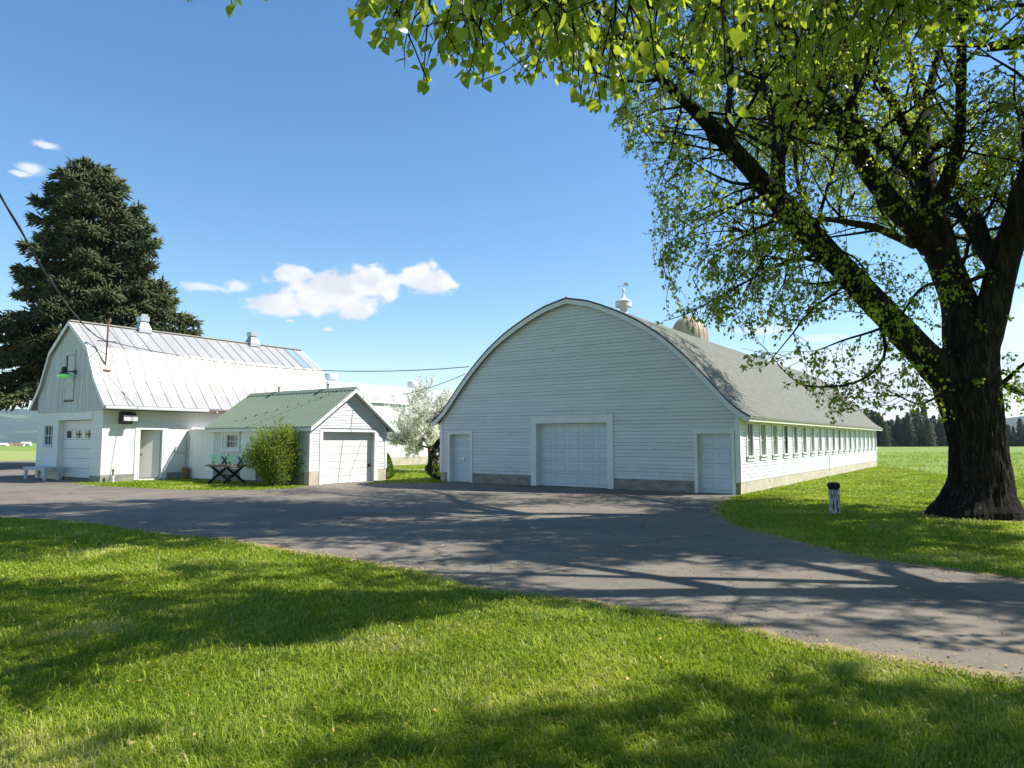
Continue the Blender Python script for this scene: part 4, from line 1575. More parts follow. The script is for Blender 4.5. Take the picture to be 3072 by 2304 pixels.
# ------------------------------------------------------------------ silo
sp = at(2068, 1000, 74)
tsi = thing('silo', 'old concrete silo with a rusty ribbed metal dome behind the barn', 'silo', (sp.x, sp.y, 0))
mb = MB()
mb.lathe([(1.93, 0), (1.93, 11.9)], (0, 0, 0), 40)
for z in np.arange(0.5, 11.9, 0.7):
    mb.lathe([(1.95, z), (1.97, z + 0.03), (1.95, z + 0.06)], (0, 0, 0), 40, cap=False)
mb.build('wall', 'concrete', tsi, smooth=True)
mb = MB()
dp = [(1.95, 11.7), (1.95, 12.75)] + [(1.95 * math.cos(a), 12.75 + 2.3 * math.sin(a)) for a in np.linspace(0.1, math.pi / 2 - 0.04, 9)]
mb.lathe(dp, (0, 0, 0), 40)
for j in range(20):
    a = 2 * math.pi * j / 20
    mb.tube([(r_ * math.cos(a), r_ * math.sin(a), z_) for r_, z_ in dp], 0.04, 4, cap=False)
mb.build('dome', 'silo_dome', tsi)


# ------------------------------------------------------------------ ground, drive, fields, hills
def sheet(name, pts, z, mat, kind='structure', sub=0):
    me = bpy.data.meshes.new(name)
    me.from_pydata([(p[0], p[1], z) for p in pts], [], [tuple(range(len(pts)))])
    me.materials.append(MATS[mat])
    o = bpy.data.objects.new(name, me)
    COL.objects.link(o)
    return tag(o, kind=kind)


_gm = MB()
for (ya, za), (yb, zb) in (((-300, 0), (200, 0)), ((200, 0), (900, -8)), ((900, -8), (9000, -8))):
    _gm.face([(-9000, ya, za), (9000, ya, za), (9000, yb, zb), (-9000, yb, zb)])
tag(_gm.build('ground', 'lawn'), kind='structure')

NEAR_EDGE = [(-260, 1540), (0, 1555), (150, 1562), (285, 1573), (427, 1597), (570, 1611), (720, 1628), (868, 1657), (990, 1674), (1111, 1692), (1215, 1712),
             (1354, 1747), (1458, 1778), (1536, 1786), (1744, 1806), (1953, 1843), (2196, 1885), (2436, 1938), (2606, 1972), (2824, 2010), (3072, 2052), (3400, 2110), (4300, 2260)]
RIGHT_EDGE = [(4400, 1840), (3500, 1775), (3072, 1740), (2872, 1713), (2727, 1696), (2582, 1671), (2485, 1647), (2339, 1613), (2252, 1594), (2184, 1570), (2148, 1545), (2150, 1518), (2190, 1496)]


def jit_edge(px, amp, sub=10):
    P = [gnd(*p) for p in px]
    out = []
    for a, b in zip(P[:-1], P[1:]):
        n = max(1, int((b - a).length / 0.12))
        n = min(n, 40)
        for i in range(n):
            p = a.lerp(b, i / n)
            q = mnoise.noise_vector(Vector((p.x * 2.3, p.y * 2.3, 4.0))) * amp + mnoise.noise_vector(Vector((p.x * 9, p.y * 9, 1.0))) * amp * 0.5
            out.append((p.x + q.x, p.y + q.y))
    out.append((P[-1].x, P[-1].y))
    return out


near_e = jit_edge(NEAR_EDGE, 0.06)
right_e = jit_edge(RIGHT_EDGE, 0.07)
mid = [PW(0.25, -0.05), PW(0.25, 0.3), PW(12.7, 0.3)]
mid = [(p.x, p.y) for p in mid]
gap_e = jit_edge([(1345, 1448), (1324, 1450.5), (1250, 1449), (1180, 1448.5), (1135, 1449), (1095, 1456)], 0.05)
gar = [(p.x, p.y) for p in (PW(15.3, -1.0), PW(15.3, -4.8))]
strip_e = jit_edge([(926, 1459), (860, 1467), (771, 1470), (690, 1472), (581, 1471), (480, 1468), (400, 1464), (330, 1461), (286, 1458), (240, 1453), (205, 1450)], 0.05)
lft = [(p.x, p.y) for p in (PW(24.2, -8.5), PW(29.9, -8.5), PW(33.0, -7.0), PW(60, 3.0), PW(60, -25))]
drive_poly = near_e + right_e + mid + gap_e + gar + strip_e + lft
sheet('driveway', drive_poly, 0.012, 'asphalt')


def pip(P, poly):
    x, y = P[:, 0], P[:, 1]
    inside = np.zeros(len(P), bool)
    n = len(poly)
    j = n - 1
    for i in range(n):
        xi, yi = poly[i]
        xj, yj = poly[j]
        c = ((yi > y) != (yj > y)) & (x < (xj - xi) * (y - yi) / (yj - yi + 1e-12) + xi)
        inside ^= c
        j = i
    return inside


# gravel farm track behind the garage, hay field left, crop fields right
tr = [PW(30, 12.5), PW(30, 10.2), PW(13.4, 3.2), PW(13.4, 4.9)]
sheet('path', [tuple(PW(b, a)[:2]) for b, a in ((30, 8.7), (12.9, 8.7), (12.9, 7.2), (30, 7.2))], 0.006, 'gravel')
fl = [PW(31.5, -6.0), PW(31.5, 60), PW(90, 60), PW(160, -20), PW(90, -30)]
sheet('hayfield', [(-26.5, 31.5), (-22.6, 34.5), (-20, 110), (-130, 110), (-130, 40)], 0.004, 'hayfield')
sheet('green_field_west', [(-20, 110), (-20, 199.9), (-600, 199.9), (-600, 110)], 0.004, 'green_field')
e1, e2, e3 = gnd(2600, 1394), gnd(2853, 1427), gnd(3300, 1434)
sheet('green_field_east', [(e1.x, e1.y), (e2.x, e2.y), (e3.x, e3.y), (260, e3.y + 10), (320, 199.9), (-20, 199.9), (20, 75)], 0.004, 'green_field')


def ridge(name, az0, az1, dist, hfun, mat, depth=900, n=140):
    V, F = [], []
    rows = 8
    for i in range(n + 1):
        a = R(az0 + (az1 - az0) * i / n)
        for k in range(rows + 1):
            t_ = k / rows
            d = dist - depth * (1 - t_)
            x, y = d * math.sin(a), d * math.cos(a)
            h = hfun(math.degrees(a)) * (math.sin(t_ * math.pi / 2) ** 1.1)
            h *= 1 + 0.12 * mnoise.noise(Vector((x / 300, y / 300, 2.0)))
            h += mnoise.noise(Vector((x / 35, y / 35, 0))) * 4 * t_
            V.append((x, y, h - 9.0))
    for i in range(n):
        for k in range(rows):
            a = i * (rows + 1) + k
            F.append((a, a + rows + 1, a + rows + 2, a + 1))
    me = bpy.data.meshes.new(name)
    me.from_pydata(V, [], F)
    me.materials.append(MATS[mat])
    me.polygons.foreach_set('use_smooth', [True] * len(F))
    o = bpy.data.objects.new(name, me)
    COL.objects.link(o)
    tag(o, kind='structure')


# wooded hills: left mountain, right ridge
ridge('hills_west', -75, 4, 4200, lambda a: 4200 * float(np.interp(a, [-75, -45, -38, -35, -33, -28, -20, -5, 4], [0.030, 0.036, 0.0375, 0.036, 0.033, 0.028, 0.022, 0.016, 0.014])), 'forest_far', 1800, 200)
ridge('hills_east', 4, 75, 1900, lambda a: 1900 * float(np.interp(a, [4, 20, 26, 30, 34, 36.5, 40, 75], [0.015, 0.022, 0.0275, 0.0285, 0.030, 0.033, 0.035, 0.036])), 'forest_near', 900, 200)


# ------------------------------------------------------------------ foliage tools
def catmull(pts, rad, step=0.25):
    P = [Vector(p) for p in pts]
    out, ro = [], []
    n = len(P)
    for i in range(n - 1):
        p0, p1, p2, p3 = P[max(i - 1, 0)], P[i], P[i + 1], P[min(i + 2, n - 1)]
        m = max(2, int((p2 - p1).length / step))
        for k in range(m):
            t_ = k / m
            t2, t3 = t_ * t_, t_ * t_ * t_
            out.append(0.5 * ((2 * p1) + (p2 - p0) * t_ + (2 * p0 - 5 * p1 + 4 * p2 - p3) * t2 + (3 * p1 - p0 - 3 * p2 + p3) * t3))
            ro.append(rad[i] + (rad[i + 1] - rad[i]) * t_)
    out.append(P[-1])
    ro.append(rad[-1])
    return out, ro


HEART = np.array([(0, 0.03, 0), (-0.30, -0.03, 0.09), (-0.47, 0.22, 0.12), (-0.30, 0.62, 0.06), (0, 1.0, -0.10), (0.30, 0.62, 0.06), (0.47, 0.22, 0.12), (0.30, -0.03, 0.09)])
HEART_F = [(0, 4, 3, 2), (0, 2, 1, 1), (0, 6, 5, 4), (0, 7, 6, 6)]
KITE = np.array([(0, 0, 0), (-0.44, 0.32, 0.10), (0, 1.0, -0.08), (0.44, 0.32, 0.10)])


def leaf_mesh(name, pos, dirs, size, mat, parent, shape='kite', width=1.0, tint=None, rng=RNG):
    """leaves at pos, pointing along dirs (n,3), size (n,)"""
    n = len(pos)
    pos = np.asarray(pos, float)
    d = np.asarray(dirs, float)
    d /= np.linalg.norm(d, axis=1, keepdims=True) + 1e-9
    r = rng.normal(size=(n, 3))
    s = np.cross(d, r)
    s /= np.linalg.norm(s, axis=1, keepdims=True) + 1e-9
    nn = np.cross(s, d)
    T = KITE if shape == 'kite' else HEART
    if shape == 'kite':
        Fq = np.array([(0, 1, 2), (0, 2, 3)])
    else:
        Fq = np.array([(0, 2, 1), (0, 3, 2), (0, 4, 3), (0, 5, 4), (0, 6, 5), (0, 7, 6)])
    sz = np.asarray(size, float)[:, None, None]
    V = pos[:, None, :] + sz * (T[None, :, 0:1] * width * s[:, None, :] + T[None, :, 1:2] * d[:, None, :] + T[None, :, 2:3] * nn[:, None, :])
    k = len(T)
    F = (np.arange(n) * k)[:, None, None] + Fq[None]
    tt = tint if tint is not None else rng.random(n)
    return np_mesh(name, V.reshape(-1, 3), F.reshape(-1, 3), mat, parent, np.repeat(tt, k))


def rand_perp(d, rng):
    r = Vector(rng.normal(size=3))
    v = r - d * r.dot(d)
    return v.normalized()


class TreeGrow:
    def __init__(s, seed, ok=None):
        s.rng = np.random.default_rng(seed)
        s.wood = MB()
        s.lp, s.ld = [], []
        s.ok = ok

    def allowed(s, p):
        return s.ok is None or s.ok(p)

    def limb(s, pts, rad, n=12, step=0.22, wob=0.03):
        P, Rr = catmull(pts, rad, step)
        P = [p + Vector(mnoise.noise_vector(p * 0.9)) * wob for p in P]
        s.wood.tube(P, [r * (1 + 0.10 * mnoise.noise(p * 2.2)) for p, r in zip(P, Rr)], n)
        return P, Rr

    def twig(s, p, d, L, leaves, droop):
        rng = s.rng
        pts = [p]
        q, v = p.copy(), d.copy()
        n = 4
        for k in range(n):
            v = (v + Vector((0, 0, -droop)) + Vector(rng.normal(size=3)) * 0.16).normalized()
            q = q + v * (L / n)
            pts.append(q)
        if not s.allowed(pts[-1]) or not s.allowed(pts[2]):
            return
        if leaves > 12:
            uu, vv = project(np.array([pts[2]]))
            if 0 < uu[0] < 3072 and 0 < vv[0] < 2304:
                leaves = 9
        s.wood.tube(pts, [0.008, 0.0065, 0.005, 0.004, 0.003], 3, cap=False)
        for k in range(leaves):
            t_ = rng.uniform(0.15, 1.02)
            f = min(t_ * n, n - 1e-3)
            i = int(f)
            c = pts[i].lerp(pts[i + 1], f - i)
            out = rand_perp(v, rng)
            dl = (out * 0.8 + Vector((0, 0, -0.75)) + v * 0.35 + Vector(rng.normal(size=3)) * 0.35)
            dl.normalize()
            s.lp.append(tuple(c + out * rng.uniform(0.01, 0.05)))
            s.ld.append(tuple(dl))

    def branch(s, p, d, L, r, level, up=0.05, dens=1.0, leaves=11, droop=0.22):
        rng = s.rng
        n = max(4, int(L / 0.28))
        pts = [p]
        q, v = p.copy(), d.copy()
        for k in range(n):
            f = k / n
            v = (v + Vector((0, 0, up - droop * 0.35 * f * f)) + Vector(rng.normal(size=3)) * 0.11).normalized()
            q = q + v * (L / n)
            pts.append(q)
        if not s.allowed(pts[n // 2]) and not s.allowed(pts[-1]):
            return
        keep = len(pts)
        for i, c in enumerate(pts):
            if i > 1 and not s.allowed(c):
                keep = i
                break
        if keep < 4:
            return
        if keep < len(pts):
            r = min(r, 0.02)
        pts = pts[:keep]
        n = keep - 1
        rr = [max(0.004, r * (1 - 0.88 * i / n)) for i in range(len(pts))]
        s.wood.tube(pts, rr, 5 if r > 0.02 else 4, cap=False)
        for i in range(1, len(pts)):
            f = i / n
            d0 = (pts[i] - pts[i - 1]).normalized()
            if level > 1 and f > 0.2:
                if rng.random() < 0.55 * dens:
                    dd = (d0 * 0.6 + rand_perp(d0, rng) * 0.8 + Vector((0, 0, 0.05))).normalized()
                    s.branch(pts[i], dd, L * rng.uniform(0.3, 0.55) * (1.15 - 0.5 * f), r * 0.45, level - 1, up * 0.3, dens, leaves, droop)
            if level == 1 and f > 0.3 and s.allowed(pts[i]):
                for _ in range(2):
                    o_ = rand_perp(d0, rng)
                    s.lp.append(tuple(pts[i] + o_ * 0.03))
                    s.ld.append(tuple((o_ * 0.7 + Vector((0, 0, -0.8)) + Vector(rng.normal(size=3)) * 0.3)))
            if f > (0.25 if level == 1 else 0.5):
                for _ in range(1 + int(rng.random() < 0.35 * dens)):
                    if rng.random() < 0.85 * dens:
                        dd = (d0 * 0.5 + rand_perp(d0, rng) * 0.8).normalized()
                        s.twig(pts[i], dd, rng.uniform(0.3, 0.75), int(leaves * rng.uniform(0.6, 1.4)), droop)


# ------------------------------------------------------------------ big poplar on the right
# gaps cut into both crowns on purpose, to let sun onto chosen ground
GAPS = [[(-300, 1520), (0, 1478), (300, 1438), (700, 1395), (880, 1345), (1200, 1318), (1500, 1362), (1700, 1392), (1900, 1398), (2400, 1420), (2400, 1500), (1900, 1440), (1500, 1455), (1250, 1450), (1050, 1490), (850, 1530), (500, 1570), (-300, 1620)],
        [(1150, 1245), (1480, 1222), (1700, 1262), (1640, 1290), (1400, 1292), (1200, 1280)],
        [(1640, 1215), (1900, 1225), (2212, 1268), (2212, 1290), (1900, 1268)],
        [(-200, 1040), (200, 1055), (420, 1072), (250, 1085), (-200, 1096)],
        [(250, 1180), (700, 1200), (720, 1222), (300, 1206)], [(500, 1262), (760, 1256), (800, 1272), (560, 1280)], [(-50, 1310), (180, 1298), (260, 1312), (60, 1330)], [(850, 1268), (1000, 1276), (960, 1292), (820, 1284)], [(260, 1275), (420, 1270), (430, 1284), (280, 1290)], [(-100, 1225), (300, 1218), (420, 1240), (-100, 1262)],
        [(1000, 1105), (1400, 1098), (1420, 1116), (1050, 1122)]]
GAPS = [[tuple(gnd(x * 1.3888, y * 1.3888)[:2]) for x, y in g_] for g_ in GAPS]


def in_poly(x, y, poly):
    c = False
    j = len(poly) - 1
    for i in range(len(poly)):
        xi, yi = poly[i]
        xj, yj = poly[j]
        if (yi > y) != (yj > y) and x < (xj - xi) * (y - yi) / (yj - yi) + xi:
            c = not c
        j = i
    return c


def blocks_gap(p):
    if p.z < 2.5:
        return False
    k = p.z / SUN_DIR.z
    x, y = p.x - SUN_DIR.x * k, p.y - SUN_DIR.y * k
    w = mnoise.noise(Vector((x * 1.1, y * 1.1, 7.0)))
    q = mnoise.noise_vector(Vector((x * 0.8, y * 1.6, 3.0)))
    x += q.x * 0.9
    y += q.y * 0.45
    if w > 0.34:
        return False
    return any(in_poly(x, y, g_) for g_ in GAPS)


def crown_ok(p):
    if blocks_gap(p):
        return False
    u, v = project(np.array([p]))
    u, v = float(u[0]), float(v[0])
    if not (u == u):
        return True
    if v < -60 or u > 3110:
        return True
    vd, ud = v / 1.3888, u / 1.3888
    ub = np.interp(vd, [-50, 0, 100, 190, 300, 400, 500, 600, 650, 690, 740, 800, 850, 905], [1010, 1060, 1120, 1290, 1330, 1400, 1395, 1410, 1430, 1520, 1600, 1700, 1705, 1790])
    ub = ub + 14 * math.sin(vd * 0.11) + 9 * math.sin(vd * 0.31)
    if 1420 < ud < 1700 and 660 < vd < 720 or 1600 < ud < 1680 and 720 < vd < 800:
        return True
    if vd > 905 + (12 * math.sin(ud * 0.05)):
        return False
    if 1640 < ud < 1960 and vd > 690 and vd < 760 and ud < 1880:
        return (ud * 0.7 + vd * 1.9) % 97 < 36
    return ud > ub


def build_poplar():
    D0 = 16.05
    base = at(2935, 1549, D0)
    base.z = 0
    t = thing('poplar_tree', 'big old poplar with thick furrowed trunk standing on the lawn right of the barn', 'tree', (base.x, base.y, 0))
    ofs = Vector((base.x, base.y, 0))
    # trunk with buttressed base and deep bark furrows
    rows = [(1549, 2802, 3070), (1528, 2814, 3058), (1510, 2829, 3048), (1485, 2843, 3036), (1436, 2858, 3024), (1388, 2861, 3015), (1339, 2861, 3008), (1291, 2851, 3001), (1242, 2836, 2995),
            (1194, 2820, 2989), (1145, 2805, 2984), (1100, 2806, 2980), (1060, 2826, 2980), (1020, 2848, 2986)]
    zs, xs, rs = [], [], []
    for v, a, b in rows:
        pa, pb = at(a, v, D0), at(b, v, D0)
        zs.append(max(pa.z, 0.0))
        xs.append((pa.x + pb.x) / 2)
        rs.append((pb.x - pa.x) / 2 * 0.955)
    zs[0] = -0.12
    nz, na = 170, 220
    V = np.zeros((nz + 1, na, 3))
    for i in range(nz + 1):
        z = zs[0] + (zs[-1] - zs[0]) * i / nz
        x = np.interp(z, zs, xs)
        r = np.interp(z, zs, rs)
        for j in range(na):
            a = 2 * math.pi * j / na
            fl = max(0.0, 1 - z / 1.1)
            rr = r * (1 + 0.13 * fl * fl * math.sin(a * 5 + 0.8) + 0.05 * math.sin(a * 3 + 1.1 + z * 0.3))
            ca, sa = math.cos(a), math.sin(a)
            q = Vector((ca * 2.6, sa * 2.6, z * 0.55 + 3))
            f1 = 1 - abs(mnoise.noise(q * 2.3)) * 2
            f2 = 1 - abs(mnoise.noise(Vector((ca * 11, sa * 11, z * 1.3)))) * 2
            f3 = mnoise.noise(Vector((ca * 30, sa * 30, z * 5)))
            rr += 0.030 * f1 + 0.028 * f2 + 0.010 * f3
            V[i, j] = (x + ca * rr, D0 + sa * rr * 0.95, z)
    F = []
    for i in range(nz):
        for j in range(na):
            F.append((i * na + j, i * na + (j + 1) % na, (i + 1) * na + (j + 1) % na, (i + 1) * na + j))
    V = V.reshape(-1, 3) - np.array(ofs)
    tr_ = np_mesh('trunk', V, np.array(F), 'bark', t)

    g = TreeGrow(5, crown_ok)
    L = {}

    def limb(key, pix, rad, n=12):
        pts = [at(u, v, Y) for u, v, Y in pix]
        L[key] = g.limb(pts, rad, n)
    # left limb leaning over towards the barn
    limb('a', [(2872, 1170, 16.0), (2805, 1095, 15.85), (2717, 1008, 15.6), (2619, 905, 15.3), (2518, 796, 15.0), (2440, 712, 14.7), (2363, 632, 14.4), (2270, 528, 14.0), (2164, 410, 13.5), (2071, 318, 13.0), (1985, 235, 12.4), (1880, 130, 11.7), (1760, -20, 11.0)],
         [0.42, 0.365, 0.32, 0.29, 0.265, 0.26, 0.235, 0.19, 0.16, 0.125, 0.09, 0.06, 0.03], 18)
    limb('a2', [(2350, 620, 14.4), (2330, 540, 14.5), (2336, 451, 14.6), (2318, 351, 14.8), (2290, 240, 15.0), (2250, 60, 15.3), (2230, -150, 15.6)], [0.17, 0.165, 0.14, 0.11, 0.07, 0.05, 0.03])
    limb('a3', [(2200, 450, 13.7), (2185, 330, 13.9), (2190, 200, 14.1), (2170, 20, 14.5)], [0.09, 0.07, 0.055, 0.03], 8)
    limb('a4', [(2440, 712, 14.7), (2400, 560, 15.2), (2380, 420, 15.7), (2370, 300, 16.2), (2360, 100, 16.8)], [0.05, 0.045, 0.04, 0.03, 0.02], 8)
    # middle column
    limb('m', [(2905, 1090, 16.0), (2893, 1000, 16.1), (2880, 915, 16.2), (2848, 830, 16.3), (2806, 715, 16.4), (2787, 630, 16.5), (2774, 530, 16.6), (2761, 411, 16.8), (2767, 345, 16.9)],
         [0.50, 0.45, 0.40, 0.35, 0.32, 0.28, 0.25, 0.21, 0.18], 18)
    limb('m1', [(2790, 740, 16.3), (2734, 676, 15.9), (2641, 562, 15.4), (2562, 431, 14.9), (2510, 355, 14.5), (2480, 290, 14.3)], [0.26, 0.25, 0.22, 0.20, 0.19, 0.12], 14)
    limb('m1a', [(2520, 370, 14.6), (2555, 298, 14.5), (2585, 150, 14.4), (2608, 40, 14.3), (2640, -140, 14.2)], [0.09, 0.075, 0.065, 0.055, 0.04], 8)
    limb('m1b', [(2510, 350, 14.5), (2440, 220, 14.0), (2360, 60, 13.4), (2260, -150, 12.6)], [0.11, 0.08, 0.06, 0.04], 8)
    limb('m2', [(2775, 540, 16.6), (2747, 520, 16.3), (2681, 470, 15.8), (2615, 405, 15.3), (2560, 360, 15.0)], [0.16, 0.15, 0.13, 0.12, 0.08], 10)
    limb('m3', [(2761, 424, 16.8), (2734, 415, 16.7), (2690, 325, 16.5), (2655, 265, 16.3), (2645, 240, 16.2)], [0.13, 0.12, 0.115, 0.10, 0.09], 10)
    limb('m4', [(2765, 350, 16.9), (2745, 250, 17.1), (2734, 199, 17.2), (2714, 99, 17.4), (2700, -60, 17.7)], [0.11, 0.09, 0.08, 0.07, 0.05], 8)
    limb('m5', [(2767, 345, 16.9), (2794, 252, 17.0), (2827, 119, 17.2), (2854, 0, 17.4), (2880, -160, 17.7)], [0.13, 0.11, 0.10, 0.085, 0.06], 8)
    limb('m6', [(2800, 640, 16.5), (2827, 577, 16.2), (2862, 477, 15.8), (2883, 398, 15.5), (2883, 199, 15.0), (2887, 0, 14.5), (2890, -220, 14.0)], [0.20, 0.19, 0.16, 0.115, 0.105, 0.095, 0.07], 10)
    limb('m7', [(2765, 480, 16.7), (2800, 445, 16.5), (2840, 420, 16.2), (2866, 400, 16.0)], [0.10, 0.10, 0.09, 0.08], 8)
    limb('h1', [(2740, 735, 16.2), (2702, 716, 15.6), (2623, 683, 14.8), (2500, 661, 14.0), (2400, 664, 13.4), (2336, 660, 13.0), (2250, 700, 12.7)], [0.10, 0.095, 0.085, 0.06, 0.05, 0.035, 0.02], 8)
    limb('h2', [(2990, 810, 16.2), (2900, 845, 15.5), (2775, 858, 14.8), (2702, 954, 14.4)], [0.07, 0.05, 0.035, 0.02], 8)
    limb('h3', [(2620, 930, 15.2), (2655, 1040, 14.8), (2625, 1110, 14.4), (2560, 1150, 14.0), (2480, 1160, 13.6), (2400, 1150, 13.2), (2350, 1110, 12.9)], [0.05, 0.032, 0.028, 0.025, 0.02, 0.014, 0.008], 8)
    limb('c1', [(2470, 760, 14.8), (2330, 800, 14.4), (2180, 878, 14.0), (2066, 938, 13.7), (1990, 965, 13.5)], [0.05, 0.03, 0.02, 0.012, 0.006], 6)
    limb('c2', [(2560, 840, 15.0), (2440, 925, 14.6), (2380, 1000, 14.3), (2330, 1060, 14.1), (2300, 1098, 14.0)], [0.04, 0.025, 0.016, 0.01, 0.005], 6)
    limb('c3', [(2680, 975, 15.4), (2560, 1010, 14.9), (2480, 1040, 14.6), (2440, 1052, 14.4)], [0.04, 0.025, 0.014, 0.006], 6)
    limb('h4', [(2830, 1180, 15.4), (2760, 1210, 14.8), (2700, 1190, 14.4)], [0.03, 0.02, 0.01], 6)
    # right limb going out of the picture
    limb('r', [(2925, 1090, 16.0), (2950, 1000, 15.9), (2984, 885, 15.7), (3022, 745, 15.5), (3062, 636, 15.2), (3110, 480, 14.8), (3180, 280, 14.3), (3260, 40, 13.8), (3330, -250, 13.2)], [0.45, 0.39, 0.33, 0.305, 0.285, 0.27, 0.22, 0.16, 0.08], 18)
    limb('r2', [(2905, 930, 16.6), (2890, 860, 17.0), (2860, 760, 17.6), (2830, 640, 18.2)], [0.24, 0.20, 0.15, 0.10], 10)
    limb('r3', [(2985, 1160, 16.1), (3010, 1150, 16.3), (3060, 1178, 16.9), (3140, 1180, 17.6), (3260, 1120, 18.4)], [0.13, 0.10, 0.06, 0.045, 0.02], 8)
    limb('r4', [(3010, 1148, 16.2), (3060, 1100, 16.0), (3130, 1050, 15.6), (3200, 1010, 15.2)], [0.06, 0.04, 0.03, 0.015], 8)
    # high crown, out of the picture
    hi = [((9.0, 17.5, 12.0), (7.5, 19.0, 15.5), (5.5, 19.6, 18.5)), ((9.8, 16.8, 12.0), (10.5, 17.5, 16.5), (11.0, 17.8, 20.0)), ((8.0, 14.5, 12.0), (6.0, 14.0, 15.5), (4.5, 13.2, 18.0)),
          ((5.0, 13.2, 10.6), (3.0, 14.5, 13.0), (1.0, 15.5, 14.8)), ((5.2, 13.4, 10.5), (2.5, 12.4, 12.0), (0.2, 11.6, 12.8)), ((13.0, 15.2, 9.0), (15.5, 15.6, 12.0), (17.0, 16.0, 15.0)), ((12.5, 15.0, 8.5), (14.5, 12.8, 12.0), (15.5, 11.0, 14.5)),
          ((8.7, 16.6, 9.5), (6.5, 18.5, 11.5), (4.5, 20.0, 13.0)), ((2.6, 12.2, 9.8), (0.8, 13.2, 11.4), (-1.0, 14.2, 12.4)), ((9.0, 16.5, 11), (6, 16.4, 15), (2.5, 17, 17.5)),
          ((11.6, 16.4, 5.8), (12.8, 19.0, 8.6), (13.4, 21.6, 10.4), (13.6, 23.2, 11.2)), ((11.8, 16.2, 6.2), (14.0, 18.6, 8.8), (16.0, 20.5, 10.4)), ((12.6, 15.4, 7.6), (15.6, 16.4, 10.2), (19.0, 17.2, 12.0)),
          ((12.6, 15.2, 7.6), (16.0, 14.4, 10.6), (19.0, 13.6, 12.6)), ((8.9, 16.6, 9.2), (6.5, 19.0, 12.0), (3.2, 20.2, 14.0), (0.5, 20.5, 15.2)), ((8.7, 16.6, 8.7), (9.5, 19.0, 11.0), (9.8, 21.5, 12.4)),
          ((12.2, 15.4, 7.0), (13.5, 12.8, 9.2), (15.0, 10.8, 10.8)), ((11.6, 16.4, 5.8), (12.8, 20.0, 9.0), (13.2, 23.0, 10.8), (12.6, 25.0, 12.0)),
          ((8.8, 16.8, 9.6), (9.4, 19.5, 11.4), (9.8, 22.5, 12.5), (9.4, 25.5, 13.5)), ((8.8, 16.8, 9.2), (8.5, 20.5, 12.0), (7.4, 23.5, 14.5))]
    for i, h in enumerate(hi):
        L['hi%d' % i] = g.limb(h, [0.14, 0.09, 0.03] if len(h) == 3 else [0.15, 0.11, 0.07, 0.03], 8)
    rng = g.rng
    for key, (P, Rr) in L.items():
        length = sum((b - a).length for a, b in zip(P[:-1], P[1:]))
        skip = {'a': 0.30, 'm': 0.45, 'r': 0.35}.get(key, 0.12)
        s = 0.0
        nxt = 0.0
        for i in range(1, len(P)):
            s += (P[i] - P[i - 1]).length
            f = s / length
            if f < skip or s < nxt:
                continue
            nxt = s + rng.uniform(0.30, 0.58) * (0.36 if key.startswith('hi') else 1.0)
            d = (P[i] - P[i - 1]).normalized()
            dd = (d * 0.55 + rand_perp(d, rng) * 0.85 + Vector((0, 0, 0.12))).normalized()
            if key in ('h3', 'h4', 'r3', 'r4', 'h2', 'c1', 'c2', 'c3'):
                for _ in range(7):
                    g.twig(P[i], (d * .6 + rand_perp(d, rng) * 0.8).normalized(), rng.uniform(0.4, 1.0), 10, 0.3)
                continue
            Lb = rng.uniform(1.3, 3.2) * (1.0 - 0.25 * f)
            g.branch(P[i] + dd * Rr[i] * 0.6, dd, Lb, min(0.05, Rr[i] * 0.4), 2 if Lb > 1.5 else 1, dens=1.35 if key.startswith('hi') else 1.0, leaves=22 if key.startswith('hi') else 12)
        # tip sprays
        d = (P[-1] - P[-2]).normalized()
        for _ in range(5):
            g.branch(P[-1], (d + rand_perp(d, rng) * 0.7).normalized(), rng.uniform(1.0, 2.2), min(0.025, Rr[-1]), 2, leaves=10)
    # curtain of hanging twigs under the left limb, above the barn roof
    P, Rr = L['a']
    for k in range(60):
        i = int(rng.uniform(0.26, 0.95) * (len(P) - 1))
        dd = Vector((rng.normal() * 0.8 - 0.5, rng.normal() * 0.8, rng.uniform(-0.6, 0.35))).normalized()
        g.branch(P[i], dd, rng.uniform(1.6, 3.6), 0.03, 2, up=-0.02, dens=1.0, leaves=10, droop=0.5)
    # little epicormic tufts on the trunk and limbs
    for k in range(36):
        key = ['a', 'm', 'r', 'm1'][k % 4]
        P, Rr = L[key]
        i = int(rng.uniform(0.02, 0.7) * (len(P) - 1))
        d = (P[i + 1] - P[i]).normalized()
        o_ = rand_perp(d, rng)
        if o_.y > 0.2:
            o_.y *= -1
        g.twig(P[i] + o_ * Rr[i] * 0.95, (o_ + Vector((0, 0, 0.3))).normalized(), rng.uniform(0.15, 0.4), 9, 0.1)
    for zc, aa in ((1.9, -1.3), (2.6, -1.0), (2.9, -0.9), (3.3, -0.8), (2.2, -2.2), (3.1, -1.9)):
        r = np.interp(zc, zs, rs)
        x = np.interp(zc, zs, xs)
        p = Vector((x + math.cos(aa) * r, D0 + math.sin(aa) * r, zc))
        o_ = Vector((math.cos(aa), math.sin(aa), 0.2)).normalized()
        for _ in range(3):
            g.twig(p, (o_ + Vector(rng.normal(size=3)) * 0.4).normalized(), rng.uniform(0.15, 0.4), 9, 0.1)
    g.wood.v = [(x - ofs.x, y - ofs.y, z) for x, y, z in g.wood.v]
    g.wood.build('limbs', 'bark', t, smooth='all')
    lp = np.array(g.lp) - np.array(ofs)
    n = len(lp)
    uu, vv = project(lp + np.array(ofs))
    seen = (uu > -80) & (uu < 3150) & (vv > -100)
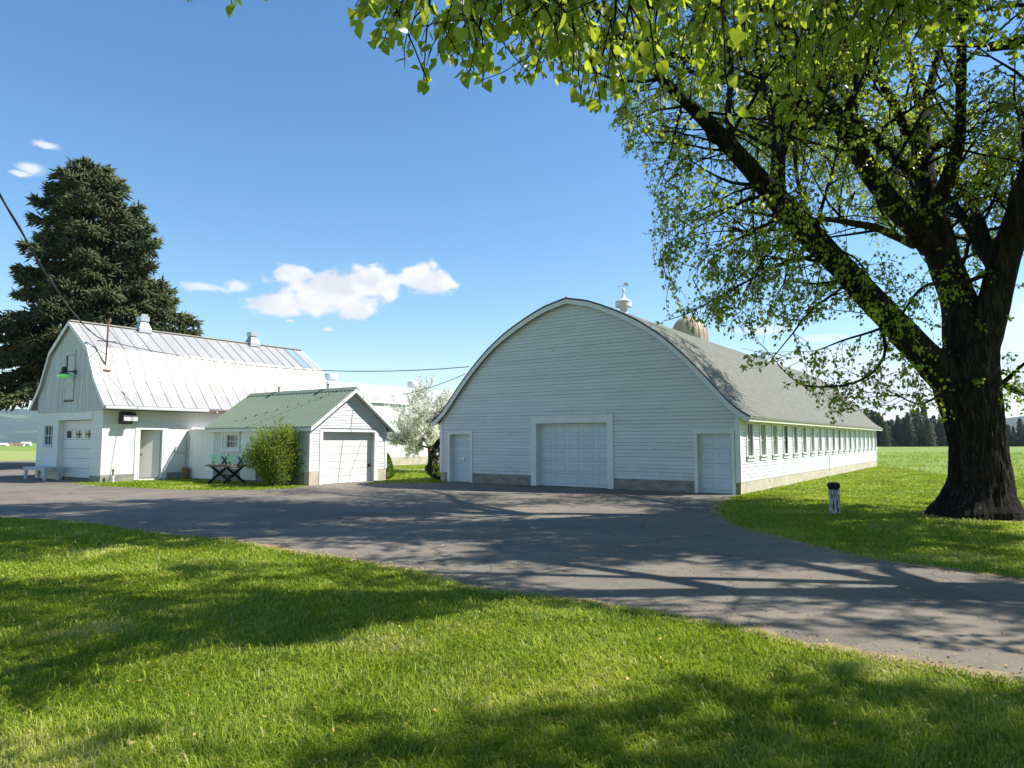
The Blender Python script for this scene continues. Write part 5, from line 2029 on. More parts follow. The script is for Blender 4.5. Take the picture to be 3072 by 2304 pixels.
    leaf_mesh('crown', lp, g.ld, (0.045 + 0.062 * g.rng.random(n) ** 1.2) * np.where(seen, 1.0, 1.95), 'poplar_leaf', t, 'kite', 0.95)  # leaves out of view enlarged to thicken the shade they cast
    print('poplar leaves', n)


build_poplar()


# ------------------------------------------------------------------ neighbouring poplar, its trunk just right of the picture
def near_ok(p):
    if blocks_gap(p):
        return False
    u, v = project(np.array([p]))
    u, v = float(u[0]), float(v[0])
    if not (u == u):
        return p.y < 1.2 and p.z > 3.2 or p.y >= 1.2
    vd, ud = v / 1.3888, u / 1.3888
    if vd < -15 or ud > 2230:
        return True
    if vd > 1659 or ud < -20:
        return True
    lo = np.interp(ud, [735, 760, 800, 835, 880, 925, 950, 1000, 1020, 1060, 1100, 1200, 1280, 1330, 1500, 1800, 1900, 2000, 2120, 2212],
                   [-20, 70, 120, 180, 190, 165, 135, 150, 200, 215, 170, 190, 250, 250, 260, 300, 240, 120, 110, 150])
    if 410 < ud < 600:
        return vd < 14
    return ud > 735 and vd < lo + 10 * math.sin(ud * 0.09)


def build_near_poplar():
    base = Vector((11.5, 7.3, 0))
    t = thing('poplar_tree', 'near poplar with large leaves hanging into the top of the view', 'tree', base)
    g = TreeGrow(21, near_ok)
    rng = g.rng
    L = []
    trunk = g.limb([(11.5, 7.3, -0.1), (11.5, 7.3, 0.6), (11.4, 7.4, 2.5), (11.2, 7.8, 4.6), (11.3, 8.2, 7.5), (11.6, 8.4, 11.0), (11.9, 8.5, 15.0)], [0.62, 0.46, 0.38, 0.30, 0.17, 0.10, 0.04], 24)
    L.append((0.45, g.limb([(11.2, 8.3, 4.4), (9.0, 8.3, 6.8), (6.0, 7.8, 7.8), (3.4, 6.4, 6.9), (1.6, 5.1, 5.9), (0.4, 4.75, 5.4), (-0.5, 4.65, 5.12), (-1.15, 4.6, 4.95)], [0.20, 0.15, 0.11, 0.08, 0.05, 0.035, 0.02, 0.01], 12)))
    L.append((0.3, g.limb([(11.2, 8.4, 5.2), (9.4, 8.4, 7.6), (7.2, 8.3, 8.8), (4.8, 8.3, 8.9), (2.8, 8.4, 8.3), (1.2, 8.5, 7.7)], [0.18, 0.14, 0.10, 0.07, 0.045, 0.02], 12)))
    L.append((0.3, g.limb([(11.1, 8.4, 3.9), (9.8, 8.8, 5.6), (8.4, 9.2, 7.2), (7.2, 9.6, 8.8), (6.4, 10.0, 10.0)], [0.15, 0.12, 0.09, 0.06, 0.03], 12)))
    L.append((0.3, g.limb([(11.3, 7.4, 3.2), (11.2, 5.2, 5.2), (9.8, 3.9, 8.0), (7.6, 3.9, 10.2), (5.2, 3.8, 11.2), (3.0, 3.7, 11.2)], [0.2, 0.17, 0.13, 0.09, 0.06, 0.03], 10)))
    L.append((0.3, g.limb([(11.3, 8.4, 7.4), (9.8, 8.4, 10.0), (8.0, 8.4, 12.0), (6.2, 8.6, 13.2)], [0.14, 0.10, 0.07, 0.03], 10)))
    L.append((0.3, g.limb([(11.4, 8.2, 6.6), (12.6, 9.4, 8.6), (13.2, 10.6, 10.0), (13.2, 11.8, 10.8)], [0.22, 0.16, 0.10, 0.03], 10)))
    L.append((0.3, g.limb([(11.3, 7.4, 3.4), (11.2, 4.8, 5.2), (10.2, 3.4, 7.2), (8.8, 3.2, 8.6), (7.0, 2.2, 8.8)], [0.18, 0.15, 0.11, 0.07, 0.03], 10)))
    L.append((0.3, g.limb([(11.6, 8.4, 10.0), (10.6, 8.2, 13.0), (9.4, 8.0, 15.0)], [0.16, 0.10, 0.03], 8)))
    L.append((0.2, g.limb([(11.3, 8.4, 7.2), (14.0, 8.2, 9.8), (17.5, 8.4, 11.6), (20.0, 8.6, 12.0)], [0.14, 0.10, 0.07, 0.03], 8)))
    L.append((0.2, g.limb([(11.3, 8.4, 6.6), (13.6, 9.8, 9.0), (16.0, 11.0, 10.6)], [0.2, 0.12, 0.03], 8)))
    L.append((0.2, g.limb([(11.4, 7.4, 3.4), (13.0, 5.4, 6.6), (15.4, 3.8, 10.2), (17.5, 3.4, 11.2)], [0.17, 0.13, 0.08, 0.03], 8)))
    L.append((0.2, g.limb([(11.4, 7.4, 3.3), (11.3, 4.6, 5.2), (9.4, 1.4, 8.8), (3.5, -2.0, 11.6), (-1.5, -3.5, 11.6), (-5.5, -4.0, 10.6)], [0.22, 0.2, 0.17, 0.13, 0.08, 0.03], 8)))  # this and the next four: unseen, added behind the camera to cut sky light
    L.append((0.2, g.limb([(11.4, 7.4, 3.1), (11.5, 4.4, 5.0), (9.0, -1.5, 10.5), (6.0, -6.0, 12.0), (2.5, -9.0, 12.0)], [0.22, 0.2, 0.15, 0.09, 0.03], 8)))
    L.append((0.2, g.limb([(7.0, 2.6, 10.2), (3.0, 2.2, 12.5), (-1.0, 1.6, 13.0), (-5.0, 0.8, 12.4), (-8.0, -0.5, 11.0)], [0.2, 0.15, 0.1, 0.07, 0.03], 8)))
    L.append((0.2, g.limb([(3.5, -2.0, 11.6), (0.0, -5.5, 10.5), (-3.5, -8.0, 8.6), (-5.5, -9.5, 6.6)], [0.12, 0.09, 0.06, 0.02], 8)))
    L.append((0.2, g.limb([(9.0, -1.5, 10.5), (10.5, -6.0, 10.8), (11.0, -10.0, 9.0)], [0.14, 0.09, 0.03], 8)))
    # broken limb showing at the upper right corner
    L.append((0.3, g.limb([(9.0, 8.3, 6.7), (8.6, 9.6, 7.6), (7.6, 10.6, 8.0)], [0.16, 0.12, 0.08], 10)))
    for li, (dens, (P, Rr)) in enumerate(L):
        length = sum((b - a).length for a, b in zip(P[:-1], P[1:]))
        s = nxt = 0.0
        for i in range(1, len(P)):
            s += (P[i] - P[i - 1]).length
            f = s / length
            if f < (0.22 if li < 3 else 0.08) or s < nxt:
                continue
            nxt = s + rng.uniform(0.25, 0.55) * ((0.36 if li in (3, 6, 10) else 0.6) if li > 2 else 1.0)
            d = (P[i] - P[i - 1]).normalized()
            dd = (d * 0.6 + rand_perp(d, rng) * 0.85 + Vector((0, 0, 0.05))).normalized()
            g.branch(P[i], dd, rng.uniform(1.0, 2.6), min(0.04, Rr[i] * 0.4), 2, dens=1.2 if li > 2 else 0.95, leaves=17 if li > 2 else 10, droop=0.28)
        d = (P[-1] - P[-2]).normalized()
        for _ in range(6):
            g.branch(P[-1], (d + rand_perp(d, rng) * 0.7).normalized(), rng.uniform(0.8, 1.8), 0.02, 2, leaves=10)
    # drooping sprays over the drive, near the camera
    for k in range(95):
        P, Rr = L[0][1]
        i = int(rng.uniform(0.5, 1.0) * (len(P) - 1))
        p = P[i]
        dd = Vector((rng.normal() * 0.5 - 0.2, rng.normal() * 0.5, -0.55)).normalized()
        g.branch(p, dd, rng.uniform(0.9, 1.9), 0.013, 1, up=-0.05, dens=1.3, leaves=12, droop=0.5)
    for k in range(26):
        P, Rr = L[1][1]
        i = int(rng.uniform(0.4, 1.0) * (len(P) - 1))
        dd = Vector((rng.normal() * 0.6, rng.normal() * 0.6, -0.5)).normalized()
        g.branch(P[i], dd, rng.uniform(1.2, 3.0), 0.02, 2, up=-0.03, leaves=10, droop=0.5)
    g.wood.v = [(x - base.x, y - base.y, z) for x, y, z in g.wood.v]
    g.wood.build('trunk', 'bark', t, smooth='all')
    lp = np.array(g.lp) - np.array(base)
    n = len(lp)
    leaf_mesh('crown', lp, g.ld, g.rng.uniform(0.055, 0.095, n), 'poplar_leaf', t, 'heart', 1.0)
    print('near leaves', n)


build_near_poplar()


# ------------------------------------------------------------------ big spruce behind the gambrel building
def sprigs(P, D, size, width, rng):
    """four-sided tapered needle sprigs"""
    P, D = np.asarray(P, float), np.asarray(D, float)
    n = len(P)
    D /= np.linalg.norm(D, axis=1, keepdims=True) + 1e-9
    s = np.cross(D, rng.normal(size=(n, 3)))
    s /= np.linalg.norm(s, axis=1, keepdims=True) + 1e-9
    q = np.cross(s, D)
    L = np.asarray(size, float)[:, None]
    W = np.asarray(width, float)[:, None]
    V = np.stack([P, P + D * L * 0.4 + s * W, P + D * L * 0.4 - s * W * 0.5 + q * W * 0.87, P + D * L * 0.4 - s * W * 0.5 - q * W * 0.87, P + D * L], 1)
    f = np.array([(0, 1, 2), (0, 2, 3), (0, 3, 1), (4, 2, 1), (4, 3, 2), (4, 1, 3)])
    F = (np.arange(n) * 5)[:, None, None] + f[None]
    return V.reshape(-1, 3), F.reshape(-1, 3), n


def build_spruce():
    base = at(300, 1319, 47.0)
    base.z = 0
    t = thing('spruce_tree', 'huge dark spruce with ragged drooping branches behind the gambrel roof', 'tree', base)
    rng = np.random.default_rng(3)
    H = 20.6
    tr_ = MB()
    lean = -1.9
    tr_.tube([(0, 0, -0.1), (0, 0, 5), (-0.4, 0, 11), (-1.1, 0, 16), (lean, 0, 20.2)], [0.55, 0.48, 0.33, 0.17, 0.04], 10)
    tr_.tube([(-0.9, 0, 14.5), (-0.4, 0.3, 17), (-0.5, 0.3, 20.0)], [0.15, 0.10, 0.03], 8)
    zsp = [2.5, 4, 6, 9, 11.3, 14.6, 16.5, 17.6, 18.6, 19.6, 20.6]
    rsp = [6.0, 7.8, 7.9, 7.2, 6.0, 4.2, 3.3, 2.6, 2.1, 1.5, 0.6]
    P, D, S, W, T = [], [], [], [], []
    nb = 190
    for k in range(nb):
        f = (k + 0.5) / nb
        z = 6.0 + (H - 6.3) * (1 - (1 - f) ** 0.85)
        cx = np.interp(z, [0, 5, 11, 16, 20.6], [0, 0, -0.4, -1.1, lean])
        a = k * 2.39996 + rng.normal() * 0.25
        Rb = np.interp(z, zsp, rsp) * rng.uniform(0.60, 1.16)
        rise = np.interp(z, [2, 10, 16, 20.6], [-0.18, 0.0, 0.35, 1.0])
        pts = []
        p = Vector((cx, 0, z))
        n = max(5, int(Rb / 0.38))
        d = Vector((math.cos(a), math.sin(a), rise))
        for i in range(n + 1):
            g_ = i / n
            pts.append(p.copy())
            dd = Vector((d.x, d.y, d.z - 0.42 * math.sin(g_ * math.pi * 0.8) + 0.55 * max(0, g_ - 0.62)))
            p = p + dd.normalized() * (Rb / n)
        if k % 2 == 0:
            tr_.tube(pts[::2] if len(pts) > 6 else pts, [0.07 * (1 - 0.8 * i / len(pts[::2] if len(pts) > 6 else pts)) + 0.008 for i in range(len(pts[::2] if len(pts) > 6 else pts))], 4, cap=False)
        tnt = rng.uniform(0.15, 0.85)
        for i in range(1, n + 1):
            g_ = i / n
            if g_ < 0.30 and Rb > 2:
                if rng.random() < 0.5:
                    continue
            v = (pts[i] - pts[i - 1]).normalized()
            side = v.cross(Vector((0, 0, 1))).normalized()
            wl = (0.25 + 1.15 * math.sin(min(1, g_ * 1.05) * math.pi) ** 0.7) * min(1.0, Rb / 4 + 0.3)
            for sg in (-1, 1, 0):
                m = 5 if sg else 3
                L = wl if sg else 0.3
                bd = (v * 0.75 + side * sg * 0.9 + Vector((0, 0, rng.normal() * 0.15))).normalized()
                for j in range(m):
                    h = (j + rng.random()) / m
                    c = pts[i] + bd * L * h + Vector((0, 0, -0.22 * h * h * wl))
                    for q in range(3):
                        dv = bd * 0.8 + v * 0.3 + Vector(rng.normal(size=3)) * 0.45 + Vector((0, 0, -0.55 if q else 0.30))
                        P.append(tuple(c + Vector(rng.normal(size=3)) * 0.07))
                        D.append(tuple(dv))
                        S.append(rng.uniform(0.32, 0.70))
                        W.append(rng.uniform(0.05, 0.095))
                        T.append(min(1, max(0, tnt + rng.normal() * 0.15)))
    V, F, n = sprigs(P, D, S, W, rng)
    np_mesh('crown', V, F, 'spruce_needles', t, np.repeat(np.array(T), 5))
    tr_.build('trunk', 'spruce_bark', t, smooth='all')
    print('spruce sprigs', n)


build_spruce()


# ------------------------------------------------------------------ smaller plants
def build_bush():
    c0 = K + B * 1.0 + A * -0.78
    t = thing('bush', 'rounded leafy green bush in front of the garage side wall', 'bush', (c0.x, c0.y, 0))
    rng = np.random.default_rng(8)
    g = MB()
    lp, ld, tn = [], [], []
    right = Vector((0.93, 0.37, 0))
    for k in range(150):
        a = rng.uniform(0, 2 * math.pi)
        sp_ = rng.uniform(0.1, 1.0) ** 0.6
        nz_ = 1 + 0.45 * mnoise.noise(Vector((math.cos(a) * 1.5, math.sin(a) * 1.5, 2.2)))
        sp_ *= nz_
        top = Vector((math.cos(a) * sp_ * 1.0, math.sin(a) * sp_ * 0.85, 0)) + Vector((0, 0, 2.45 * (1 - 0.36 * min(1.2, sp_) ** 2) * rng.uniform(0.5, 1.06)))
        b0 = Vector((rng.normal() * 0.12, rng.normal() * 0.12, 0))
        m = b0.lerp(top, 0.5) + Vector((rng.normal() * 0.1, rng.normal() * 0.1, 0.15))
        pts = [b0, m, top]
        P, Rr = catmull(pts, [0.016, 0.010, 0.004], 0.12)
        g.tube(P, Rr, 4, cap=False)
        for i in range(int(len(P) * 0.25), len(P)):
            for q in range(18):
                off = Vector(rng.normal(size=3)) * 0.13
                p = P[i] + off
                if p.z < 0.08:
                    continue
                lp.append(tuple(p))
                ld.append(tuple(off.normalized() * 0.7 + Vector((0, 0, 0.35)) + Vector(rng.normal(size=3)) * 0.4))
                tn.append(min(1, max(0, 0.25 + 0.45 * rng.random() + (0.2 if i > len(P) * 0.7 else 0))))
    n = len(lp)
    leaf_mesh('foliage', lp, ld, rng.uniform(0.045, 0.085, n), 'bush_leaf', t, 'kite', 0.8, np.array(tn), rng)
    g.build('stems', 'bark_pale', t, smooth='all')


build_bush()


def shrub(name, label, c, rx, h, mat, seed, n, sizes, cone=0.6):
    t = thing(name, label, 'shrub', (c.x, c.y, 0))
    rng = np.random.default_rng(seed)
    lp, ld = [], []
    while len(lp) < n:
        z = rng.random()
        a = rng.uniform(0, 2 * math.pi)
        prof = (min(1, z / 0.18) ** 0.6) * (1 - z) ** cone
        r = prof * (0.62 + 0.38 * rng.random() ** 0.4) * (1 + 0.16 * mnoise.noise(Vector((math.cos(a) * 1.6, math.sin(a) * 1.6, z * 4 + seed))) + 0.12 * mnoise.noise(Vector((math.cos(a) * 5, math.sin(a) * 5, z * 9))))
        p = (math.cos(a) * r * rx, math.sin(a) * r * rx, z * h + 0.02)
        lp.append(p)
        ld.append((math.cos(a) * 0.7 + rng.normal() * 0.4, math.sin(a) * 0.7 + rng.normal() * 0.4, 0.6 + rng.normal() * 0.4))
    leaf_mesh('foliage', lp, ld, rng.uniform(*sizes, n), mat, t, 'kite', 0.6, None, rng)
    mb = MB()
    mb.tube([(0, 0, -0.05), (0.02, 0.01, h * 0.4), (0, 0, h * 0.75)], [0.05, 0.035, 0.01], 6)
    mb.build('stem', 'spruce_bark', t)


shrub('evergreen_shrub', 'dark rounded evergreen shrub at the left corner of the long barn', PW(13.35, 0.75), 0.75, 1.75, 'shrub_leaf', 31, 5200, (0.06, 0.11), 0.5)
shrub('evergreen_shrub', 'small bright conical shrub beside the garage right corner', PW(15.6, -0.35), 0.42, 1.12, 'cedar_leaf', 32, 2600, (0.05, 0.09), 0.55)


def build_blossom():
    c0 = at(1289, 1412, 38.5)
    t = thing('blossom_tree', 'small fruit tree covered in white blossom beside the long barn', 'tree', (c0.x, c0.y, 0))
    rng = np.random.default_rng(14)
    w = MB()
    bl, bd, gl, gd_ = [], [], [], []
    w.tube([(0, 0, -0.05), (0.03, 0, 0.7), (-0.02, 0, 1.35)], [0.14, 0.12, 0.12], 9)

    def grow(p, d, L, r, lev):
        n = 5
        pts = [p]
        q, v = p, d
        for i in range(n):
            v = (v + Vector(rng.normal(size=3)) * 0.13 + Vector((0, 0, 0.05))).normalized()
            q = q + v * (L / n)
            pts.append(q)
        w.tube(pts, [max(0.005, r * (1 - 0.7 * i / n)) for i in range(n + 1)], 5 if lev > 1 else 3, cap=False)
        if lev > 0:
            for i in range(1, n + 1):
                for _ in range(2):
                    dd = (v * 0.7 + rand_perp(v, rng) * 0.75 + Vector((0, 0, 0.12))).normalized()
                    grow(pts[i], dd, L * rng.uniform(0.38, 0.62), r * 0.5, lev - 1)
        if lev <= 1:
            for i in range(1, n + 1):
                for _ in range(7 if lev == 0 else 4):
                    c = pts[i] + Vector(rng.normal(size=3)) * 0.05
                    if rng.random() < 0.72:
                        bl.append(tuple(c))
                        bd.append(tuple(rng.normal(size=3)))
                    else:
                        gl.append(tuple(c))
                        gd_.append(tuple(rng.normal(size=3) + np.array((0, 0, 0.5))))
    for a, e in ((2.9, 0.6), (0.2, 0.7), (1.5, 1.1), (4.4, 0.9), (3.5, 0.3), (5.6, 0.6), (2.2, 1.35), (0.9, 1.3), (3.1, 1.0)):
        grow(Vector((-0.02, 0, 1.3)), Vector((math.cos(a) * math.cos(e), math.sin(a) * math.cos(e), math.sin(e))), rng.uniform(1.5, 1.9) * (1.0 + 0.45 * (e > 0.85)), 0.055, 2)
    leaf_mesh('blossom', bl, bd, rng.uniform(0.06, 0.10, len(bl)), 'blossom', t, 'kite', 1.2, None, rng)
    leaf_mesh('foliage', gl, gd_, rng.uniform(0.05, 0.08, len(gl)), 'blossom_leaf', t, 'kite', 0.8, None, rng)
    w.build('trunk', 'red_bark', t, smooth='all')
    print('blossom', len(bl))


build_blossom()


# ------------------------------------------------------------------ conifers along the far side of the field
def conifer(label, H, Rr, seed, n, group, pw=0.75):
    t = thing('conifer_tree', label, 'tree', (0, 0, 0), 0, group)
    rng = np.random.default_rng(seed)
    P, D, S, W = [], [], [], []
    for k in range(n):
        z = rng.random() ** 1.15 * 0.93 + 0.05
        lay = math.floor(z * 15) / 15
        a = rng.uniform(0, 2 * math.pi)
        fr = mnoise.noise(Vector((math.cos(a) * 1.7, math.sin(a) * 1.7, lay * 9 + seed)))
        rmax = Rr * min(1.0, (1 - z) ** pw * 1.15) * (0.72 + 0.75 * fr)
        r = rmax * rng.random() ** 0.5
        P.append((math.cos(a) * r, math.sin(a) * r, z * H - 0.12 * r))
        D.append((math.cos(a), math.sin(a), rng.normal() * 0.35 - 0.1))
        S.append(rng.uniform(0.35, 0.7) * (0.5 + 0.6 * (1 - z)))
        W.append(rng.uniform(0.10, 0.2))
    V, F, m_ = sprigs(P, D, S, W, rng)
    np_mesh('crown', V, F, 'conifer_needles', t, np.repeat(rng.random(m_), 5))
    mb = MB()
    mb.tube([(0, 0, -0.1), (0, 0, H * 0.5), (0, 0, H * 0.95)], [0.16, 0.1, 0.02], 6, cap=False)
    mb.build('trunk', 'spruce_bark', t)
    return t


def copy_thing(o, loc, rz, sc):
    c = o.copy()
    COL.objects.link(c)
    c.location = loc
    c.rotation_euler = (0, 0, rz)
    c.scale = (sc, sc, sc)
    for ch in list(o.children):
        d = ch.copy()
        COL.objects.link(d)
        d.parent = c
    return c


GRP = 'conifers along the far edge of the field'
protos = [conifer('dark conifer in the tree row beyond the green field', 9.5, 2.3, 41, 1500, GRP),
          conifer('dark conifer in the tree row beyond the green field', 8.2, 1.7, 42, 1200, GRP),
          conifer('dark conifer in the tree row beyond the green field', 10.0, 2.3, 43, 1700, GRP, 0.5), conifer('dark conifer in the tree row beyond the green field', 7.6, 2.6, 44, 1700, GRP, 0.42)]
spots = []
rg = np.random.default_rng(77)
u = 2560
while u < 3160:
    gap = 2870 < u < 2990 and False
    if not gap and not (3020 < u < 3052 and rg.random() < 0.25):
        spots.append((u, rg.uniform(172, 198)))
    u += rg.uniform(4.0, 10.5)
for i, (u, Y) in enumerate(spots):
    p = at(u, 1319, Y)
    src = protos[i % 4]
    sc = rg.uniform(0.62, 1.12)
    if u > 2985:
        sc *= 0.72
    if i < 4:
        src.location = (p.x, p.y, -0.1)
        src.rotation_euler = (0, 0, rg.uniform(0, 6))
        src.scale = (sc, sc, sc)
    else:
        copy_thing(src, (p.x, p.y, -0.1), rg.uniform(0, 6), sc)
# rounded pale bushes at the foot of the row
bp = [(2625, 184, 1.5, 1.2), (2680, 182, 2.2, 1.5), (2750, 180, 2.4, 1.5), (2790, 186, 1.4, 1.0), (2838, 183, 1.3, 0.9), (3030, 184, 1.5, 1.0)]
first = None
for i, (u, Y, rx, h) in enumerate(bp):
    p = at(u, 1319, Y)
    if first is None:
        shrub('field_bush', 'pale rounded bush at the foot of the far conifer row', p, 1.6, 1.5, 'hedge_leaf', 50, 1500, (0.15, 0.3), 0.35)
        first = [o for o in bpy.data.objects if o.name.startswith('field_bush')][0]
        first['group'] = 'bushes below the far conifers'
        src = first
    else:
        src = copy_thing(first, (p.x, p.y, 0), i * 1.3, 1.0)
    src.scale = (rx / 1.6, rx / 1.6, h / 1.5)


# ------------------------------------------------------------------ far farm buildings
def farmhouse(label, loc, w, d, h, rise, roofmat, yaw=0.0, name='farmhouse'):
    t = thing(name, label, 'house', loc, yaw)
    mb = MB()
    mb.box(-w / 2, w / 2, -d / 2, d / 2, 0, h)
    for s in (-1, 1):
        mb.face([(s * w / 2, -d / 2, h), (s * w / 2, d / 2, h), (s * w / 2, 0, h + rise)])
    mb.build('wall', 'white_house', t)
    mb = MB()
    for s in (-1, 1):
        mb.face([(-w / 2 - 0.4, 0, h + rise + 0.08), (w / 2 + 0.4, 0, h + rise + 0.08), (w / 2 + 0.4, s * (d / 2 + 0.5), h - 0.15), (-w / 2 - 0.4, s * (d / 2 + 0.5), h - 0.15)])
    mb.build('roof', roofmat, t)
    mb = MB()
    for k in (-0.3, 0.05, 0.32):
        mb.box(w * k, w * k + 1.1, -d / 2 - 0.04, -d / 2 - 0.01, 1.0, 2.3)
    mb.build('window', 'window_glass', t)
    return t




def far_pt(u, Y):
    p = at(u, 1319, Y)
    p.z = -8 * max(0, Y - 200) / 700
    return p


farmhouse('distant pink roofed farm building below the hills left of the gambrel shed', far_pt(80, 690), 8, 6, 3.2, 2.0, 'pink_roof', 0.3)
farmhouse('distant low red roofed shed beside the pink roofed farm building', far_pt(57, 680), 9, 6, 2.2, 1.4, 'red_roof', 0.3)
farmhouse('distant white farmhouse at the left end of the far field', far_pt(9, 660), 8, 6, 2.4, 1.4, 'white_house', 0.2)
farmhouse('distant white farmhouse partly hidden between the far conifers', far_pt(2812, 330), 7, 5, 3.2, 1.4, 'white_house', 0.1)


# ------------------------------------------------------------------ things in the yard
# weathered post on the lawn
pp = gnd(2504, 1543)
tp = thing('wooden_post', 'short peeling white wooden post with a dark mossy cap on the lawn', 'post', pp, 0.2)
mb = MB()
prof = []
n = 10
rings = []
for z in np.linspace(-0.05, 0.66, 12):
    for j in range(n):
        pass
sq = [(-0.085, -0.085), (-0.02, -0.092), (-0.012, -0.055), (0.012, -0.055), (0.02, -0.092), (0.085, -0.085), (0.09, 0.0), (0.085, 0.085), (-0.085, 0.085), (-0.09, 0)]
zs = np.linspace(-0.05, 0.66, 12)
P = [[(x * (1 + 0.05 * mnoise.noise(Vector((x * 9, y * 9, z * 4)))) + 0.03 * (0.66 - z) * 0.6, y * (1 + 0.05 * mnoise.noise(Vector((y * 9, x * 9, z * 4 + 5)))), z) for x, y in sq] for z in zs]
for a, b_ in zip(P[:-1], P[1:]):
    for j in range(n):
        mb.face([a[j], a[(j + 1) % n], b_[(j + 1) % n], b_[j]])
mb.face(P[-1])
mb.build('shaft', 'post_paint', tp)
mb = MB()
mb.lathe([(0.085, 0.56), (0.118, 0.60), (0.142, 0.65), (0.146, 0.70), (0.12, 0.735), (0.06, 0.75), (0.0, 0.75)], (0, 0, 0), 18)
mb.v = [(x * (1 + 0.10 * mnoise.noise(Vector((x * 30, y * 30, z * 30)))), y * (1 + 0.10 * mnoise.noise(Vector((x * 25, z * 30, y * 30)))), z) for x, y, z in mb.v]
mb.build('cap', 'moss_cap', tp, smooth=True)

# picnic table with two benches turned over on it
TB = K + B * 3.85 + A * -1.0
tt = thing('picnic_table', 'dark picnic table on crossed legs beside the garage wall', 'table', TB, YAW)
mb = MB()
for k in range(5):
    y = -0.36 + k * 0.18
    mb.box(-0.88 + 0.02 * (k % 2), 0.88 - 0.015 * k, y - 0.083, y + 0.083, 0.68, 0.715)
for x in (-0.5, 0.5):
    mb.box(x - 0.03, x + 0.03, -0.42, 0.42, 0.635, 0.678)
mb.build('tabletop', 'table_wood', tt)
for x in (-0.5, 0.5):
    mb = MB()
    mb.bar((x, -0.50, 0.0), (x, 0.36, 0.66), 0.09, 0.045, up=(1, 0, 0))
    mb.bar((x + 0.047, 0.50, 0.0), (x + 0.047, -0.36, 0.66), 0.09, 0.045, up=(1, 0, 0))
    mb.build('leg', 'table_green', tt)
mb = MB()
mb.bar((-0.5, 0, 0.32), (0.5, 0, 0.32), 0.05, 0.07)
mb.build('brace', 'table_green', tt)


def upturned_bench(y, label):
    t = thing('picnic_bench', label, 'bench', TB + Vector((0, 0, 0.718)) + A * y, YAW, 'green benches upside down on the table')
    m = MB()
    m.box(-0.82, 0.82, -0.14, -0.005, 0.0, 0.035)
    m.box(-0.82, 0.82, 0.005, 0.14, 0.0, 0.035)
    m.build('seat', 'table_wood', t)
    for x in (-0.56, 0.56):
        m = MB()
        m.bar((x, -0.10, 0.035), (x, 0.19, 0.42), 0.07, 0.035, up=(1, 0, 0))
        m.bar((x + 0.037, 0.10, 0.035), (x + 0.037, -0.19, 0.42), 0.07, 0.035, up=(1, 0, 0))
        m.build('leg', 'bench_green', t)


upturned_bench(-0.22, 'green bench upside down on the near side of the picnic table')
upturned_bench(0.23, 'green bench upside down on the far side of the picnic table, by the wall')

# white bench at the gable of the gambrel building
wb = G + B * 4.4 + A * -0.42
tw = thing('garden_bench', 'low weathered white bench beside the gambrel building overhead door', 'bench', wb, YAW)
mb = MB()
mb.box(-1.1, 1.1, -0.36, -0.125, 0.52, 0.56)
mb.box(-1.1, 1.1, -0.115, 0.115, 0.52, 0.56)
mb.box(-1.1, 1.1, 0.125, 0.36, 0.52, 0.56)
mb.build('seat', 'weathered_white', tw)
mb = MB()
mb.box(-1.05, 1.05, -0.33, -0.30, 0.42, 0.518)
mb.box(-1.05, 1.05, 0.30, 0.33, 0.42, 0.518)
mb.box(1.02, 1.05, -0.30, 0.30, 0.42, 0.518)
mb.build('apron', 'weathered_white', tw)
for x in (-0.98, 0.94):
    for y in (-0.28, 0.22):
        mb = MB()
        mb.box(x - 0.08, x + 0.08, y - 0.045, y + 0.045, 0, 0.52)
        mb.build('leg', 'weathered_white', tw)

# log round against the annex
lg = K + B * 8.2 + A * -0.24
tg = thing('wooden_log', 'upright brown wooden log standing at the white annex corner', 'log', lg)
mb = MB()
mb.lathe([(0.165, -0.05), (0.16, 0.1), (0.155, 0.3), (0.15, 0.5), (0.13, 0.51), (0.0, 0.512)], (0, 0, 0), 20)
mb.v = [(x * (1 + 0.06 * mnoise.noise(Vector((x * 12, y * 12, z)))), y * (1 + 0.06 * mnoise.noise(Vector((y * 12, x * 12, z)))), z) for x, y, z in mb.v]
mb.build('body', 'log_wood', tg, smooth=True)

# standpipe
spp = G + B * -0.3 + A * 0.36
ts = thing('standpipe', 'short rusty standpipe with pale sleeve in the grass strip', 'pipe', spp)
mb = MB()
mb.lathe([(0.055, -0.05), (0.055, 0.26), (0.05, 0.28)], (0, 0, 0), 12)
mb.build('sleeve', 'weathered_white', ts, smooth=True)
mb = MB()
mb.lathe([(0.035, 0.2), (0.035, 0.44), (0.05, 0.45), (0.045, 0.52), (0.02, 0.56), (0.0, 0.57)], (0, 0, 0), 12)
mb.build('valve', 'rusty_metal', ts, smooth=True)


# cables
def cable(label, p, q, sag, r, twist=0.0):
    p, q = Vector(p), Vector(q)
    pts = []
    n = 70
    for i in range(n + 1):
        t_ = i / n
        c = p.lerp(q, t_)
        c.z -= sag * 4 * t_ * (1 - t_)
        if twist:
            c += Vector((0, math.cos(t_ * 60), math.sin(t_ * 60))) * twist
        pts.append(c)
    m = MB()
    m.tube(pts, r, 6)
    if twist:
        m.tube([c + Vector((0, math.cos(i * 0.9), math.sin(i * 0.9))) * r * 1.5 for i, c in enumerate(pts)], r * 0.8, 5)
    tag(m.build('power_cable', 'cable_black', smooth='all'), label, 'cable', 'overhead power cables')


